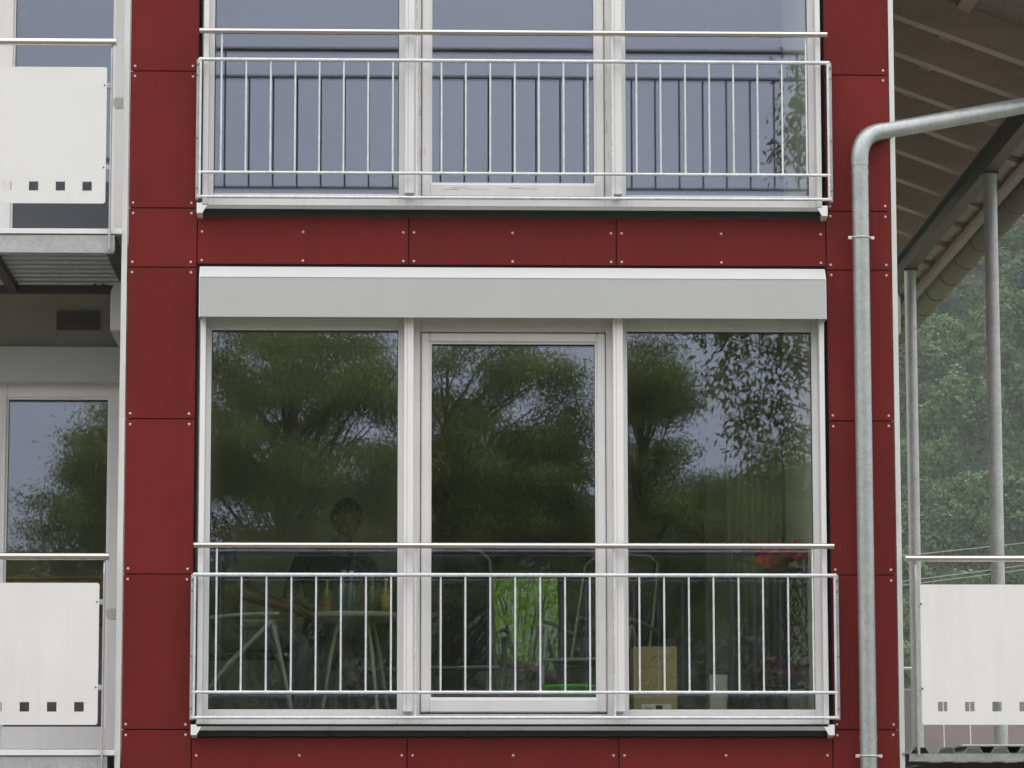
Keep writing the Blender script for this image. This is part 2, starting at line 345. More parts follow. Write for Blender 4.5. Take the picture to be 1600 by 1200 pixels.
# ---- bay windows
def bay_window(dz, lower):
    yF, yG = .088, .125
    xg = [PX(313, 600), PX(321.5, 600)]
    z0 = WZ1+dz; z1 = WT1+dz+.12
    lx0, lx1 = PX(329.5, 700, yG), PX(621.5, 700, yG)
    cx0, cx1 = PX(671, 700, yG), PX(932.5, 700, yG)
    rx0, rx1 = PX(980, 700, yG), PX(1268.5, 700, yG)
    zgb = PZ(480, 1109, yG)+dz; zgt = PZ(480, 517, yG)+dz
    zdb = PZ(800, 1093, yG)+dz; zdt = PZ(800, 536, yG)+dz
    xo0, xo1 = XWL+.012, XWR-.012
    f = MB(); y1 = .160
    m1a, m1b = PX(622, 700, yF), PX(657, 700, yF); m2a, m2b = PX(947, 700, yF), PX(979.5, 700, yF)
    f.box(xo0, lx0, yF, y1, z0, z1, bev=.003); f.box(rx1, xo1, yF, y1, z0, z1, bev=.003)
    f.box(lx1, m1b, yF, y1, z0, z1, bev=.003); f.box(m2a, rx0, yF, y1, z0, z1, bev=.003)
    f.box(lx0, lx1, yF+.002, y1-.002, z0, zgb, bev=.003); f.box(lx0, lx1, yF+.002, y1-.002, zgt, z1, bev=.003)
    f.box(rx0, rx1, yF+.002, y1-.002, z0, zgb, bev=.003); f.box(rx0, rx1, yF+.002, y1-.002, zgt, z1, bev=.003)
    f.box(m1b, m2a, yF+.002, y1-.002, z0, z0+.058, bev=.003); f.box(m1b, m2a, yF+.002, y1-.002, PZ(800, 519, yF)+dz, z1, bev=.003)
    W = f.build('window', M_WHITE, B)
    s = MB(); ys0, ys1 = .072, .142; zb = z0+.066; zt = PZ(800, 521, yF)+dz
    sx0, sx1 = m1b+.004, m2a-.004
    s.box(sx0, cx0, ys0, ys1, zb, zt, bev=.006); s.box(cx1, sx1, ys0, ys1, zb, zt, bev=.006)
    s.box(cx0, cx1, ys0+.0015, ys1, zb, zdb, bev=.006); s.box(cx0, cx1, ys0+.0015, ys1, zdt, zt, bev=.006)
    g = .011                                                   # glazing beads of the door
    s.box(cx0, cx0+g, .091, .118, zdb, zdt); s.box(cx1-g, cx1, .091, .118, zdb, zdt)
    s.box(cx0+g, cx1-g, .092, .118, zdb, zdb+g); s.box(cx0+g, cx1-g, .092, .118, zdt-g, zdt)
    s.build('door_sash', M_WHITE, W)
    sl = MB()                                                  # rubber joints round the sash and the panes
    for (a, c_, d, e) in ((lx0, lx1, zgb, zgt), (rx0, rx1, zgb, zgt)):
        sl.box(a, a+.004, .117, .123, d, e); sl.box(c_-.004, c_, .117, .123, d, e); sl.box(a+.004, c_-.004, .117, .123, e-.007, e); sl.box(a+.004, c_-.004, .117, .123, d, d+.003)
    sl.box(cx0+g, cx1-g, .113, .121, zdt-g-.006, zdt-g)
    sl.build('gasket', M_SEAL, W)
    MB().box(lx0-.008, lx1+.008, yG, yG+.026, zgb-.008, zgt+.008).build('pane', GL[0], W)
    MB().box(cx0-.008, cx1+.008, yG-.004, yG+.022, zdb-.008, zdt+.008).build('pane', GL[1], W)
    MB().box(rx0-.008, rx1+.008, yG, yG+.026, zgb-.008, zgt+.008).build('pane', GL[2], W)
    yC = -.032; zc0 = PZ(638, 1112, yC)+dz; zc1 = PZ(638, 494, -.05)+dz+.03
    for (a, c_, dn) in ((xg[0], xg[1], z0-.004), (PX(631, 700, yC), PX(646, 700, yC), zc0), (PX(958.5, 700, yC), PX(974.5, 700, yC), zc0), (PX(1279.5, 600), PX(1287.5, 600), z0-.004)):
        o = MB().box(a, c_, yC, yF-.003, dn, zc1, bev=.0025)
        wd = c_-a
        if wd > .04:                                           # groove of the shutter track
            o.box(a+.017, a+.0195, yC-.0008, yC+.004, dn+.003, zc1-.003, mi=1)
        o.build('guide_rail', [M_COVER, M_BOXG], W)
    # sill: sloping sheet with lip and end caps, dark strip below it paints the wall's shade
    s = MB(); zsil = z0-.002; yo = -.098
    a, c_ = XWL+.006, XWR-.006
    s.prism([(yF+.03, zsil-.012), (yo, zsil-.018), (yo, zsil-.040), (yo+.012, zsil-.040), (yo+.012, zsil-.024), (yF+.03, zsil-.018)], 'x', a+.02, c_-.02)
    s.build('sill', M_SILL, W)
    for (p, q) in ((XWL+.001, XWL+.030), (XWR-.030, XWR-.001)):
        sgn = 1 if p < 0 else -1
        e = MB(); inn = q if sgn > 0 else p; outx = p if sgn > 0 else q
        e.prism([(yo-.006, zsil-.008), (yo-.006, zsil-.066), (-.002, zsil-.078), (-.002, zsil-.008)], 'x', outx, outx+sgn*.030)
        e.prism([(outx+sgn*.030, zsil-.020), (outx+sgn*.058, zsil-.020), (outx+sgn*.030, zsil-.068)], 'y', yo-.003, yo+.004)
        e.build('sill_end_cap', M_COVER, W)
    MB().box(a+.004, c_-.004, -.003, .021, zb1+dz-.002, zsil-.019).build('shade_strip', M_SILLSHADE, W)
    if lower:
        yb = -.118; x0, x1 = PX(311, 460, yb), PX(1291, 460, yb)
        zt_, zc, zb_ = PZ(700, 419, -.05), PZ(700, 434.5, yb), PZ(700, 496, yb)
        pr = [(yb, zb_), (yb, zc), (-.056, zt_), (.020, zt_), (.020, zb_+.012), (yb+.014, zb_+.012), (yb+.014, zb_)]
        sbx = MB(); sbx.prism(pr, 'x', x0+.004, x1-.004)
        sb = sbx.build('shutter_box', [M_BOXG], W)
        for (p, q) in ((x0, x0+.0038), (x1-.0038, x1)):
            MB().prism([(yb-.0015, zb_-.002), (yb-.0015, zc+.001), (-.0565, zt_+.0015), (.020, zt_+.0015), (.020, zb_-.002)], 'x', p, q).build('shutter_box_end', M_COVER, W)
        MB().prism([(yb-.001, zc+.0015), (-.057, zt_+.0005), (-.055, zt_+.003), (yb-.0026, zc+.0015)], 'x', x0+.004, x1-.004).build('shutter_box_cover', M_TOPW, W)
    return W
W1 = bay_window(0, True); tag(W1, 'white three-part window with trees mirrored in the glass')
W2 = bay_window(DZ, False)
res = MB()                                                  # remnants of protective film on the upper frames
for (u, y_) in ((656, .0712), (664, .0712), (939, .0712), (946, .0712), (651, .0872), (951, .0872)):
    v = -30
    while v < 285:
        L_ = random.uniform(8, 38)
        if random.random() < .45:
            xx = PX(u+random.uniform(-1.2, 1.2), v, y_); res.box(xx, xx+random.uniform(.0018, .0035), y_-.0005, y_, PZ(u, v+L_, y_), PZ(u, v, y_))
        v += L_ + random.uniform(6, 60)
for k in range(7):
    u = random.uniform(690, 900); xx = PX(u, 295, .0730); zz = PZ(u, 294+random.uniform(-2, 3), .0730); res.box(xx, xx+random.uniform(.03, .12), .0725, .0730, zz, zz+.002)
o = res.build('film_residue', mat('film_residue', (.42,.40,.41), .8, 0, .2, 40), W2); o['kind'] = 'stuff'
tag(W2, 'white three-part window with grey sky mirrored in the glass')

# ---- rooms behind the bay windows
def room(z, h, name_lower):
    x0, x1, y0, y1 = XL+.11, XR-.11, .165, 5.6
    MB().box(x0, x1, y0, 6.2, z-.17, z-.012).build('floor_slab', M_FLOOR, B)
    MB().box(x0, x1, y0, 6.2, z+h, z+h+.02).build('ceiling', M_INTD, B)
    if name_lower:
        # rear wall with a window opening to the garden
        wx0, wx1 = PX(752, 980, 5.6), PX(880, 980, 5.6); wz0, wz1 = PZ(800, 1090, 5.6), PZ(800, 893, 5.6)
        r = MB(); r.box(x0, wx0, 5.6, 5.8, z-.01, z+h); r.box(wx1, x1, 5.6, 5.8, z-.01, z+h); r.box(wx0, wx1, 5.6, 5.8, z-.01, wz0); r.box(wx0, wx1, 5.6, 5.8, wz1, z+h)
        r.build('rear_wall', M_INTD, B)
        f = MB(); t = .035
        f.box(wx0, wx0+t, 5.66, 5.72, wz0, wz1); f.box(wx1-t, wx1, 5.66, 5.72, wz0, wz1); f.box(wx0+t, wx1-t, 5.66, 5.72, wz0, wz0+t); f.box(wx0+t, wx1-t, 5.66, 5.72, wz1-t, wz1)
        rw = f.build('window', M_INTD, B)
        MB().box(wx0+t, wx1-t, 5.685, 5.70, wz0+t, wz1-t).build('pane', GL[0], rw)
        xr = PX(1270, 800, .14) + .004
        MB().box(xr, x1, .166, 1.62, z-.01, z+h).build('partition_wall', M_INT, B)
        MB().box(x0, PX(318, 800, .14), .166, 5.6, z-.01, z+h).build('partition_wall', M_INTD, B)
        MB().box(x0, PX(648, 900, 2.7), 2.7, 2.8, z-.01, z+h).build('partition_wall', M_BACKDROP, B)  # added wall, catches window light as a paler backdrop for the seated silhouette
        MB().box(PX(1105, 900, 3.9), PX(1136, 900, 3.9), 3.9, 4.06, z-.01, z+h).build('pillar', M_INT, B)
    else:
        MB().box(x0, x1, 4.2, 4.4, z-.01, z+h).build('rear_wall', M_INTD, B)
        xr = PX(1264, 200, .14)
        MB().box(xr, x1, .166, 1.5, z-.01, z+h).build('partition_wall', M_INT, B)
room(F1, 2.52, True); room(F2, 2.6, False)

# ---- recessed wing on the left
YR = 1.5
RW0 = -4.6
zl0, zl1 = PZ(80, 543, YR), PZ(80, 455, YR)            # lintel band under the upper balcony
xe = XL+.012
zs_lo = PZ(80, 1172, YR)
for dz in (0, DZ):
    MB().box(RW0, xe, YR, YR+.25, zl0+dz, zs_lo+DZ+dz).build('recess_wall', M_CONC, B)
MB().box(RW0, xe, YR, YR+.25, 0, zs_lo).build('recess_wall', M_CONC, B)
def recess_window(dz):
    yF, yG = YR+.05, YR+.085
    z0 = PZ(80, 1170, yF)+dz; zt = PZ(80, 597, yF)+dz
    gx0, gx1 = PX(9, 760, yG), PX(170.5, 760, yG)
    zgb, zgt = PZ(80, 1139, yG)+dz, PZ(80, 622, yG)+dz
    xr = PX(187, 760, yF)
    lx1 = gx0-.10; lx0 = lx1-.95
    f = MB(); y1 = yG+.04
    f.box(gx1, xr+.05, yF, y1, z0, zt, bev=.003); f.box(lx1, gx0, yF, y1, z0, zt, bev=.003); f.box(lx0-.08, lx0, yF, y1, z0, zt, bev=.003)
    for (a, c_) in ((gx0, gx1), (lx0, lx1)):
        f.box(a, c_, yF+.002, y1-.002, z0, zgb, bev=.003); f.box(a, c_, yF+.002, y1-.002, zgt, zt, bev=.003)
    W = f.build('window', M_WHITE, B)
    s = MB(); s.box(gx1-.012, gx1, yF+.012, yG-.002, zgb, zgt); s.box(gx0, gx0+.012, yF+.012, yG-.002, zgb, zgt); s.box(gx0+.012, gx1-.012, yF+.013, yG-.002, zgt-.012, zgt); s.box(gx0+.012, gx1-.012, yF+.013, yG-.002, zgb, zgb+.012)
    s.build('glazing_bead', M_WHITE, W)
    k = MB(); k.box(gx0+.012, gx1-.012, yG-.006, yG-.001, zgt-.022, zgt-.012); k.build('gasket', M_SEAL, W)
    MB().box(gx0-.008, gx1+.008, yG, yG+.025, zgb-.008, zgt+.008).build('pane', GL[1], W)
    MB().box(lx0-.008, lx1+.008, yG, yG+.025, zgb-.008, zgt+.008).build('pane', GL[2], W)
    MB().box(RW0, xe-.003, YR-.075, YR+.045, PZ(80, 596, YR-.075)+dz, PZ(80, 541, YR-.075)+dz, bev=.004).build('shutter_box', M_BOXG, W)
    sk = MB(); sk.prism([(YR+.06, z0+.002), (YR-.05, z0-.010), (YR-.05, z0-.028), (YR+.06, z0-.028)], 'x', RW0, xe-.004)
    sk.build('sill', M_COVER, W)
    # room behind
    MB().box(RW0, xe, YR+.25, 5, z0-.25, z0-.03).build('floor_slab', M_FLOOR, B)
    MB().box(RW0, xe, YR+.25, 5, zt+.05, zt+.07).build('ceiling', M_INTD, B)
    MB().box(RW0, xe, 5, 5.1, z0-.03, zt+.05).build('rear_wall', M_INTD, B)
    MB().box(RW0-.1, RW0, YR, 5.1, z0-.25, zt+.3).build('partition_wall', M_CONC, B)
    return W
tag(recess_window(0), 'recessed window mirroring a tree edge and pale sky'); tag(recess_window(DZ), 'recessed window mirroring plain grey sky')
# shutter boxes of the windows in the bay's side walls, seen end-on
yb = .42
for (uo, ui, sgn) in ((172.5, 193, -1), (1407, 1398, 1)):
    xo = PX(uo, 480, yb if sgn < 0 else 1.9); y0_ = yb if sgn < 0 else 1.9
    xi = XL+.011 if sgn < 0 else XR-.011
    vtop, vch, vbot = (440, 455, 516) if sgn < 0 else (452, 466, 521)
    zt_, zc, zb_ = PZ(180 if sgn < 0 else 1402, vtop, y0_), PZ(180 if sgn < 0 else 1402, vch, y0_), PZ(180 if sgn < 0 else 1402, vbot, y0_)
    sb = MB().prism([(xi, zb_), (xo, zb_), (xo, zc), (xo-sgn*.028, zt_), (xi, zt_)], 'y', y0_, y0_+.85).build('shutter_box', M_GREYBOX, B)
    if sgn < 0: MB().box(xi, xi+sgn*.035, y0_+.01, y0_+.045, zb_-2.0, zb_-.001).build('guide_rail', M_DKSTEEL, B)

# ================================================================== window railings
def window_railing(dz):
    y = -.085; R_ = empty('window_railing', (PX(800, 1121, y), y, PZ(638, 1121, y)+dz))
    ox, oz = R_.location.x, R_.location.z
    def part(mb, name, material):
        o = mb.build(name, material, R_); o.location = (-ox, -y, -oz); return o
    x0, x1 = PX(297, 1000, y), PX(1312, 1000, y)
    zh, zt, zm, zb = [PZ(638, q, y)+dz for q in (852.5, 898.3, 1081.8, 1121.3)]
    h0, h1 = PX(303, 852, y), PX(1303, 852, y)
    part(MB().tube([(h0, y-.004, zh), (h1, y-.004, zh)], .0168, 16), 'handrail', M_STEEL)
    fa, fb = x0+.018, x1-.018
    for (zz, nm, hh) in ((zt, 'top_rail', .0105), (zm, 'middle_rail', .0085), (zb, 'bottom_rail', .0085)):
        part(MB().tube([(fa-.004, y, zz), (fb+.004, y, zz)], hh+.0008, 14), nm, M_RAIL)
    b0, b1 = PX(337.4, 1000, y), PX(1270.6, 1000, y)
    for i in range(25):
        x = b0 + (b1-b0)*i/24 + random.uniform(-.0012, .0012)
        mbx = MB().tube([(x, y, zm+.004), (x, y, zt-.004)], .0056, 8)
        mbx.tube([(x, y, zm+.006), (x, y, zm+.013)], [.010, .006], 8, caps=False)
        if i in (0, 8, 16, 24): mbx.tube([(x, y, zt+.004), (x, y, zh-.010)], .0056, 8)
        if i in (8, 16):
            mbx.tube([(x, y, zb+.004), (x, y, zm-.004)], .0056, 8); mbx.tube([(x, y, zb+.006), (x, y, zb+.013)], [.010, .006], 8, caps=False)
        part(mbx, 'baluster', M_RAIL)
    for s, xx in ((1, x0), (-1, x1)):
        e = MB().box(xx, xx+s*.018, y+.016, -.0015, zb-.012, zt+.004, bev=.002)
        for zz in (zt-.03, zt-.09, zm+.20, zb+.05): e.tube([(xx+s*.007, y+.018, zz), (xx+s*.007, y+.012, zz)], .0045, 8, mi=1)
        part(e, 'end_plate', [M_GALV, M_DKSTEEL])
        p = MB().box(xx+s*.018, xx+s*.030, y-.009, y+.013, zb-.008, zt+.011, bev=.002)
        p.box(xx+s*.010, xx+s*.0179, y-.006, y+.02, zt-.020, zt+.006); p.box(xx+s*.010, xx+s*.0179, y-.006, y+.02, zb-.006, zb+.014)
        part(p, 'end_post', M_RAIL)
    return R_
tag(window_railing(0), 'galvanised railing with steel handrail in front of the lower window', 'railing', 'window railings')
tag(window_railing(DZ), 'galvanised railing with steel handrail in front of the upper window', 'railing', 'window railings')

# ================================================================== balconies
def holed_panel(x0, x1, z0, z1, hx0, pitch, hs, hz, y0, y1, rc=.014):
    "upright sheet with one row of square holes, rounded corners"
    bm = bmesh.new()
    holes = []; x = hx0
    while x + hs < x1 - .03: 
        if x > x0+.02: holes.append(x)
        x += pitch
    xs_ = sorted(set([x0, x0+rc, x1-rc, x1] + holes + [h+hs for h in holes])); zs_ = [z0, z0+rc, hz, hz+hs, z1-rc, z1]
    vmap = {}
    def V(i, k):
        if (i, k) not in vmap: vmap[i, k] = bm.verts.new((xs_[i], y0, zs_[k]))
        return vmap[i, k]
    nx, nz = len(xs_), len(zs_)
    for i in range(nx-1):
        for k in range(nz-1):
            if k == 2 and any(abs(xs_[i]-h) < 1e-6 for h in holes): continue
            ci, ck = i in (0, nx-2), k in (0, nz-2)
            if ci and ck:
                cx = xs_[1] if i == 0 else xs_[nx-2]; cz = zs_[1] if k == 0 else zs_[nz-2]
                ia, ka = (1 if i == 0 else nx-2), (1 if k == 0 else nz-2)
                sx = -1 if i == 0 else 1; sz = -1 if k == 0 else 1
                pA, pB = V(i if i == 0 else i+1, ka), V(ia, k if k == 0 else k+1)
                arc = [bm.verts.new((cx+sx*rc*math.cos(a), y0, cz+sz*rc*math.sin(a))) for a in (math.pi/8, math.pi/4, 3*math.pi/8)]
                f = [V(ia, ka), pA] + arc + [pB]
                bm.faces.new(f)
            else:
                bm.faces.new([V(i, k), V(i+1, k), V(i+1, k+1), V(i, k+1)])
    bmesh.ops.recalc_face_normals(bm, faces=bm.faces)
    if bm.faces[:][0].normal.y > 0: bmesh.ops.reverse_faces(bm, faces=bm.faces)
    bmesh.ops.solidify(bm, geom=bm.faces[:], thickness=-(y1-y0))
    me = bpy.data.meshes.new('privacy_panel'); bm.to_mesh(me); bm.free(); return me
YB = -.02
def trapezoid(n, pitch, h, t=.0012):
    pr = []
    for i in range(n):
        x = i*pitch; pr += [(x, 0), (x+.30*pitch, 0), (x+.44*pitch, h), (x+.86*pitch, h)]
    pr.append((n*pitch, 0))
    return pr
def left_balcony(dz, lbl):
    ux = lambda u, v=1000: PX(u, v, YB)
    uz = lambda v: PZ(90, v, YB) + dz - DZ            # rows read off the upper balcony
    x1 = PX(181, 360, YB); x0 = x1-2.4
    A = empty('balcony', (x1, YB, uz(394)))
    L = A.location.copy()
    def part(mb, name, material):
        o = mb.build(name, material, A); o.location = -L; return o
    yb2 = YB+1.36
    d = MB().box(x0, x1+.035, YB-.012, yb2+.15, uz(365.5), uz(357.5), bev=.002); part(d, 'deck', M_COVER)
    be = MB(); zt, zb = uz(367), uz(394.5)
    be.prism([(YB, zt), (YB, zb), (YB+.05, zb), (YB+.05, zb+.008), (YB+.008, zb+.008), (YB+.008, zt-.008), (YB+.05, zt-.008), (YB+.05, zt)], 'x', x0, x1-.012)
    part(be, 'edge_beam', M_GALV)
    sb = MB(); sb.box(x1-.055, x1-.003, YB+.0505, yb2, zb+.002, zt); part(sb, 'side_beam', M_DKSTEEL)
    for xa in (x0+.62, x1-.74): part(MB().box(xa, xa+.05, YB+.0505, yb2, zb+.001, zt), 'side_beam', M_DKSTEEL)
    rb = MB().box(x0, x1-.003, yb2, yb2+.055, zb-.002, zt-.02)
    for u in (115, 130): 
        xx = ux(u, 473); rb.tube([(xx, yb2+.002, zb+.04), (xx, yb2-.012, zb+.04)], .012, 8)
    part(rb, 'rear_beam', M_DKSTEEL)
    pr = trapezoid(9, .145, .034); vv = []; ff = []
    for i, (py, pz) in enumerate(pr):
        vv += [(x0, YB+.055+py, zb+.045+pz), (x1-.056, YB+.055+py, zb+.045+pz)]
        if i: ff.append((2*i-2, 2*i, 2*i+1, 2*i-1))
    part(MB().add(vv, ff), 'deck_sheet', M_ZINC)
    vz = lambda v: PZ(90, v, YR) + dz - DZ
    br = MB().box(PX(89, 500, YR), PX(156, 500, YR), YR-.016, YR-.0005, vz(516), vz(487))
    for u in (108, 137):
        xx = PX(u, 505, YR); br.tube([(xx, YR-.014, vz(503)), (xx, YR-.032, vz(503))], .011, 6)
    part(br, 'wall_bracket', M_DKSTEEL)
    zh = uz(67.5)
    hr = MB().tube([(x0, YB-.03, zh), (PX(182.5, 67, YB), YB-.03, zh)], .0205, 18); part(hr, 'handrail', M_STEEL)
    xp = ux(172.5, 230); xp0, xp1 = xp, xp+.0085
    for k, xa in enumerate((xp0, xp0-1.42)):
        po = MB().prism([(YB-.012, uz(392)), (YB-.052, uz(392)), (YB-.052, uz(92)), (YB-.040, uz(77)), (YB-.022, uz(73)), (YB-.012, uz(78))], 'x', xa, xa+.0085)
        for q in (372, 386):
            po.tube([(xa-.010, YB+.001, uz(q)), (xa-.010, YB-.008, uz(q))], .006, 6); po.tube([(xa+.020, YB+.001, uz(q)), (xa+.020, YB-.008, uz(q))], .006, 6)
        po.box(xa-.022, xa+.032, YB-.004, YB-.0005, uz(392), uz(367))
        part(po, 'post', M_GALV)
    xe_ = ux(167, 210)
    px0 = xe_-1.36
    hs_, pit = 15.0/283, 42.4/283
    hx = ux(129.8, 293); hx -= pit*8
    me = holed_panel(px0, xe_, uz(320), uz(107.5), hx, pit, hs_, uz(300.3), YB-.040, YB-.032)
    o = meshobj('privacy_panel', me, M_PANEL, A); o.location = -L
    for q in (136, 264):
        for (xc, s) in ((xe_, 1), (px0, -1)):
            c = MB().box(xc-s*.026, xc+s*.024, YB-.047, YB-.026, uz(q)-.015, uz(q)+.015, bev=.004); c.tube([(xc-s*.012, YB-.0465, uz(q)), (xc-s*.012, YB-.049, uz(q))], .0055, 8, mi=1)
            part(c, 'clip', [M_GALV, M_DKSTEEL])
    yw = .16
    xw0, xw1 = PX(176.5, 148, yw), PX(188.5, 148, yw)
    wb = MB().prism([(xw0+.018, uz(158)), (xw1+.02, uz(158)), (xw1+.02, uz(141)), (xw0+.012, uz(141)), (xw0, uz(145)), (xw0, uz(152))], 'y', yw, yw+.02)
    part(wb, 'side_bracket', M_TRIM)
    return A
tag(left_balcony(DZ, ''), 'upper left balcony with perforated white panel, corrugated underside and steel handrail', 'balcony', 'balconies beside the red bay')
tag(left_balcony(0, ''), 'lower left balcony with perforated white panel, cut by the bottom picture edge', 'balcony', 'balconies beside the red bay')

# right-hand balcony / walkway with trapezoidal decking
def right_balcony():
    ux = lambda u, v=1000: PX(u, v, YB); uz = lambda v: PZ(1520, v, YB)
    xh0 = PX(1413.5, 873, YB); A = empty('balcony', (xh0, YB, uz(1188))); L = A.location.copy()
    def part(mb, name, material):
        o = mb.build(name, material, A); o.location = -L; return o
    xend = xh0+2.3
    part(MB().tube([(xh0, YB-.03, uz(873.5)), (xend, YB-.03, uz(873.5))], .0175, 18), 'handrail', M_STEEL)
    x0 = ux(1437.5, 1030); hs_, pit = 15.0/281, 42.6/281
    me = holed_panel(x0, x0+1.40, uz(1133), uz(914.5), ux(1463.5, 1105), pit, hs_, uz(1112.2), YB-.040, YB-.032)
    o = meshobj('privacy_panel', me, M_PANEL, A); o.location = -L
    for q in (945, 1077):
        for (xc, s) in ((x0, -1), (x0+1.40, 1)):
            c = MB().box(xc-s*.014, xc+s*.022, YB-.047, YB-.026, uz(q)-.014, uz(q)+.014, bev=.004); c.tube([(xc-s*.004, YB-.0465, uz(q)), (xc-s*.004, YB-.049, uz(q))], .006, 8, mi=1)
            part(c, 'clip', [M_GALV, M_DKSTEEL])
    for k, xa in enumerate((ux(1430, 1030), x0+1.42)):
        po = MB().prism([(YB-.005, uz(1180)), (YB-.050, uz(1180)), (YB-.050, uz(905)), (YB-.036, uz(884)), (YB-.020, uz(879)), (YB-.005, uz(886))], 'x', xa, xa+.012)
        part(po, 'post', M_GALV)
    # decking
    xb = ux(1421, 1183); zt, zb = uz(1177.5), uz(1189.5)
    be = MB().prism([(YB, zt), (YB, zb), (YB+.06, zb), (YB+.06, zb+.006), (YB+.006, zb+.006), (YB+.006, zt)], 'x', xb, xend)
    part(be, 'edge_beam', M_ZINC)
    pr = trapezoid(16, .150, .034); vv = []; ff = []; xs0 = ux(1410, 1170)+.0
    for i, (px_, pz) in enumerate(pr):
        vv += [(xs0+px_, YB-.004, zt+.003+pz), (xs0+px_, YB+1.5, zt+.003+pz)]
        if i: ff.append((2*i-2, 2*i-1, 2*i+1, 2*i))
    o = part(MB().add(vv, ff), 'deck_sheet', M_ZINC); md = o.modifiers.new('thick', 'SOLIDIFY'); md.thickness = .003
    part(MB().box(ux(1503, 1163), xend, YB+.02, YB+1.4, zt+.0405, zt+.052, bev=.002), 'deck', M_ESHEET)
    part(MB().box(xb+.02, xend, YB+1.4, YB+1.46, zb-.05, zt), 'rear_beam', M_DKSTEEL)
    for xx in (xb+.03, xb+.9, xend-.06): part(MB().box(xx, xx+.05, YB+.07, YB+1.4, zb-.02, zt), 'side_beam', M_DKSTEEL)
    part(MB().tube([(XR+.004, .9, PZ(1420, 1044, .9)), (PX(1424, 1044, .9), .9, PZ(1420, 1044, .9))], .008, 8), 'wall_stay', M_RAIL)
    for u in (1475.5, 1517):
        part(MB().tube([(PX(u, 1160, 1.2), 1.2, zt+.03), (PX(u, 1160, 1.2)-.004, 1.2, PZ(u, 1096, 1.2))], .0036, 6), 'rod', M_PANEL)
    return A
tag(right_balcony(), 'right balcony with perforated white panel on corrugated decking between round steel posts', 'balcony', 'balconies beside the red bay')

# ================================================================== downpipe
def downpipe():
    yp = -.105; x = PX(1350, 700, yp); rr = .0475
    D = empty('downpipe', (x, yp, 0))
    def part(mb, name, material): o = mb.build(name, material, D); o.location = (-x, -yp, 0); return o
    ze = PZ(1350, 250, yp)
    part(MB().tube([(x, yp, .15), (x, yp, ze)], rr, 24), 'vertical_pipe', M_ZINC)
    g0 = Vector((PX(1775, 133, .95), .95, PZ(1775, 133, .95)))                 # outlet of the gutter
    c = Vector((x, yp, PZ(1360, 212, yp)))
    dirn = (g0 - c).normalized(); R_ = .14; pts = []
    a = c - Vector((0, 0, R_)); e = c + dirn*R_
    for i in range(13):
        t = i/12; pts.append(a*(1-t)**2 + c*2*t*(1-t) + e*t*t)
    part(MB().tube([a - Vector((0,0,.035))] + pts + [e + dirn*.04], rr+.0022, 24), 'elbow', M_ZINC)
    part(MB().tube([e + dirn*.02, g0], rr, 24), 'sloping_pipe', M_ZINC)
    for q in (371.5, 1181):
        zz = PZ(1350, q, yp); bm_ = MB()
        bm_.tube([(x + (rr+.004)*math.cos(k*math.pi/12), yp + (rr+.004)*math.sin(k*math.pi/12), zz) for k in range(24)], .0042, 6, closed=True)
        bm_.box(x-rr-.024, x-rr-.004, yp-.006, yp+.006, zz-.009, zz+.009); bm_.box(x+rr+.004, x+rr+.028, yp-.006, yp+.006, zz-.007, zz+.007)
        bm_.tube([(x+rr+.022, yp-.008, zz-.004), (x+rr+.022, yp+.010, zz-.004)], .007, 8)
        bm_.box(x-.006, x+.006, yp+rr+.003, -.0006, zz-.006, zz+.006)
        part(bm_, 'pipe_clamp', M_RAIL)
    for q in (266, 1150):
        zz = PZ(1350, q, yp); part(MB().tube([(x, yp, zz-.03), (x, yp, zz+.002)], rr+.0016, 24), 'sleeve', M_ZINC)
    return D
tag(downpipe(), 'thick zinc downpipe with bent upper arm in front of red panels', 'downpipe')

# ================================================================== roof over the right side
SL = .37; KS = 1.16
YP2, YP1 = 20.5*KS-20, 23.8*KS-20                          # depths of the two posts
XB = (PX(1545, 265, YP2) + PX(1423, 425, YP1))/2
KX = XB/3.385
ZBM = (PZ(1545, 265, YP2) + PZ(1423, 425, YP1))/2          # underside of the beam
ZR = ZBM + .165*KS                                            # rafter underside at the beam
def zraf(x): return ZR - SL*(x - XB)
RF = empty('roof_overhang', (XB, 0, ZR)); tag(RF, 'timber roof overhang with pale rafters seen from below on the right', 'roof')
def rpart(mb, name, material): o = mb.build(name, material, RF); o.location = (-XB, 0, -ZR); return o
YV, YE = 17.45*KS-20, 31*KS-20                            # front verge and rear end of the roof
xr0, xr1 = XR+.012, 3.60*KX
RH = .185*KS
k = 0
while True:
    y = (18.58+.70*k)*KS-20; k += 1
    if y > YE-.1: break
    rpart(MB().prism([(xr0, zraf(xr0)), (xr1, zraf(xr1)), (xr1, zraf(xr1)+RH), (xr0, zraf(xr0)+RH)], 'y', y, y+.11), 'rafter', M_RAFTER)
pl = [(xr0, zraf(xr0)-.02), (xr1+.02, zraf(xr1)-.02-SL*.02), (xr1+.02, zraf(xr1)+RH+.05), (xr0, zraf(xr0)+RH+.06)]
rpart(MB().prism(pl, 'y', YV-.04, YV), 'verge_board', M_BOXG)
x = xr0
while x < xr1-.01:                                          # boarding over the rafters, board by board
    x2 = min(x+.125, xr1); off = RH+.002
    rpart(MB().prism([(x+.002, zraf(x+.002)+off), (x2-.002, zraf(x2-.002)+off), (x2-.002, zraf(x2-.002)+off+.02), (x+.002, zraf(x+.002)+off+.02)], 'y', YV+.002, YE), 'roof_board', M_RSIDE); x = x2
xp = 2.91*KX
rpart(MB().prism([(xp, zraf(xp)+RH-.034), (xp+.08, zraf(xp+.08)+RH-.034), (xp+.08, zraf(xp+.08)+RH-.001), (xp, zraf(xp)+RH-.001)], 'y', YV+.002, YE), 'purlin', M_RAFTER)
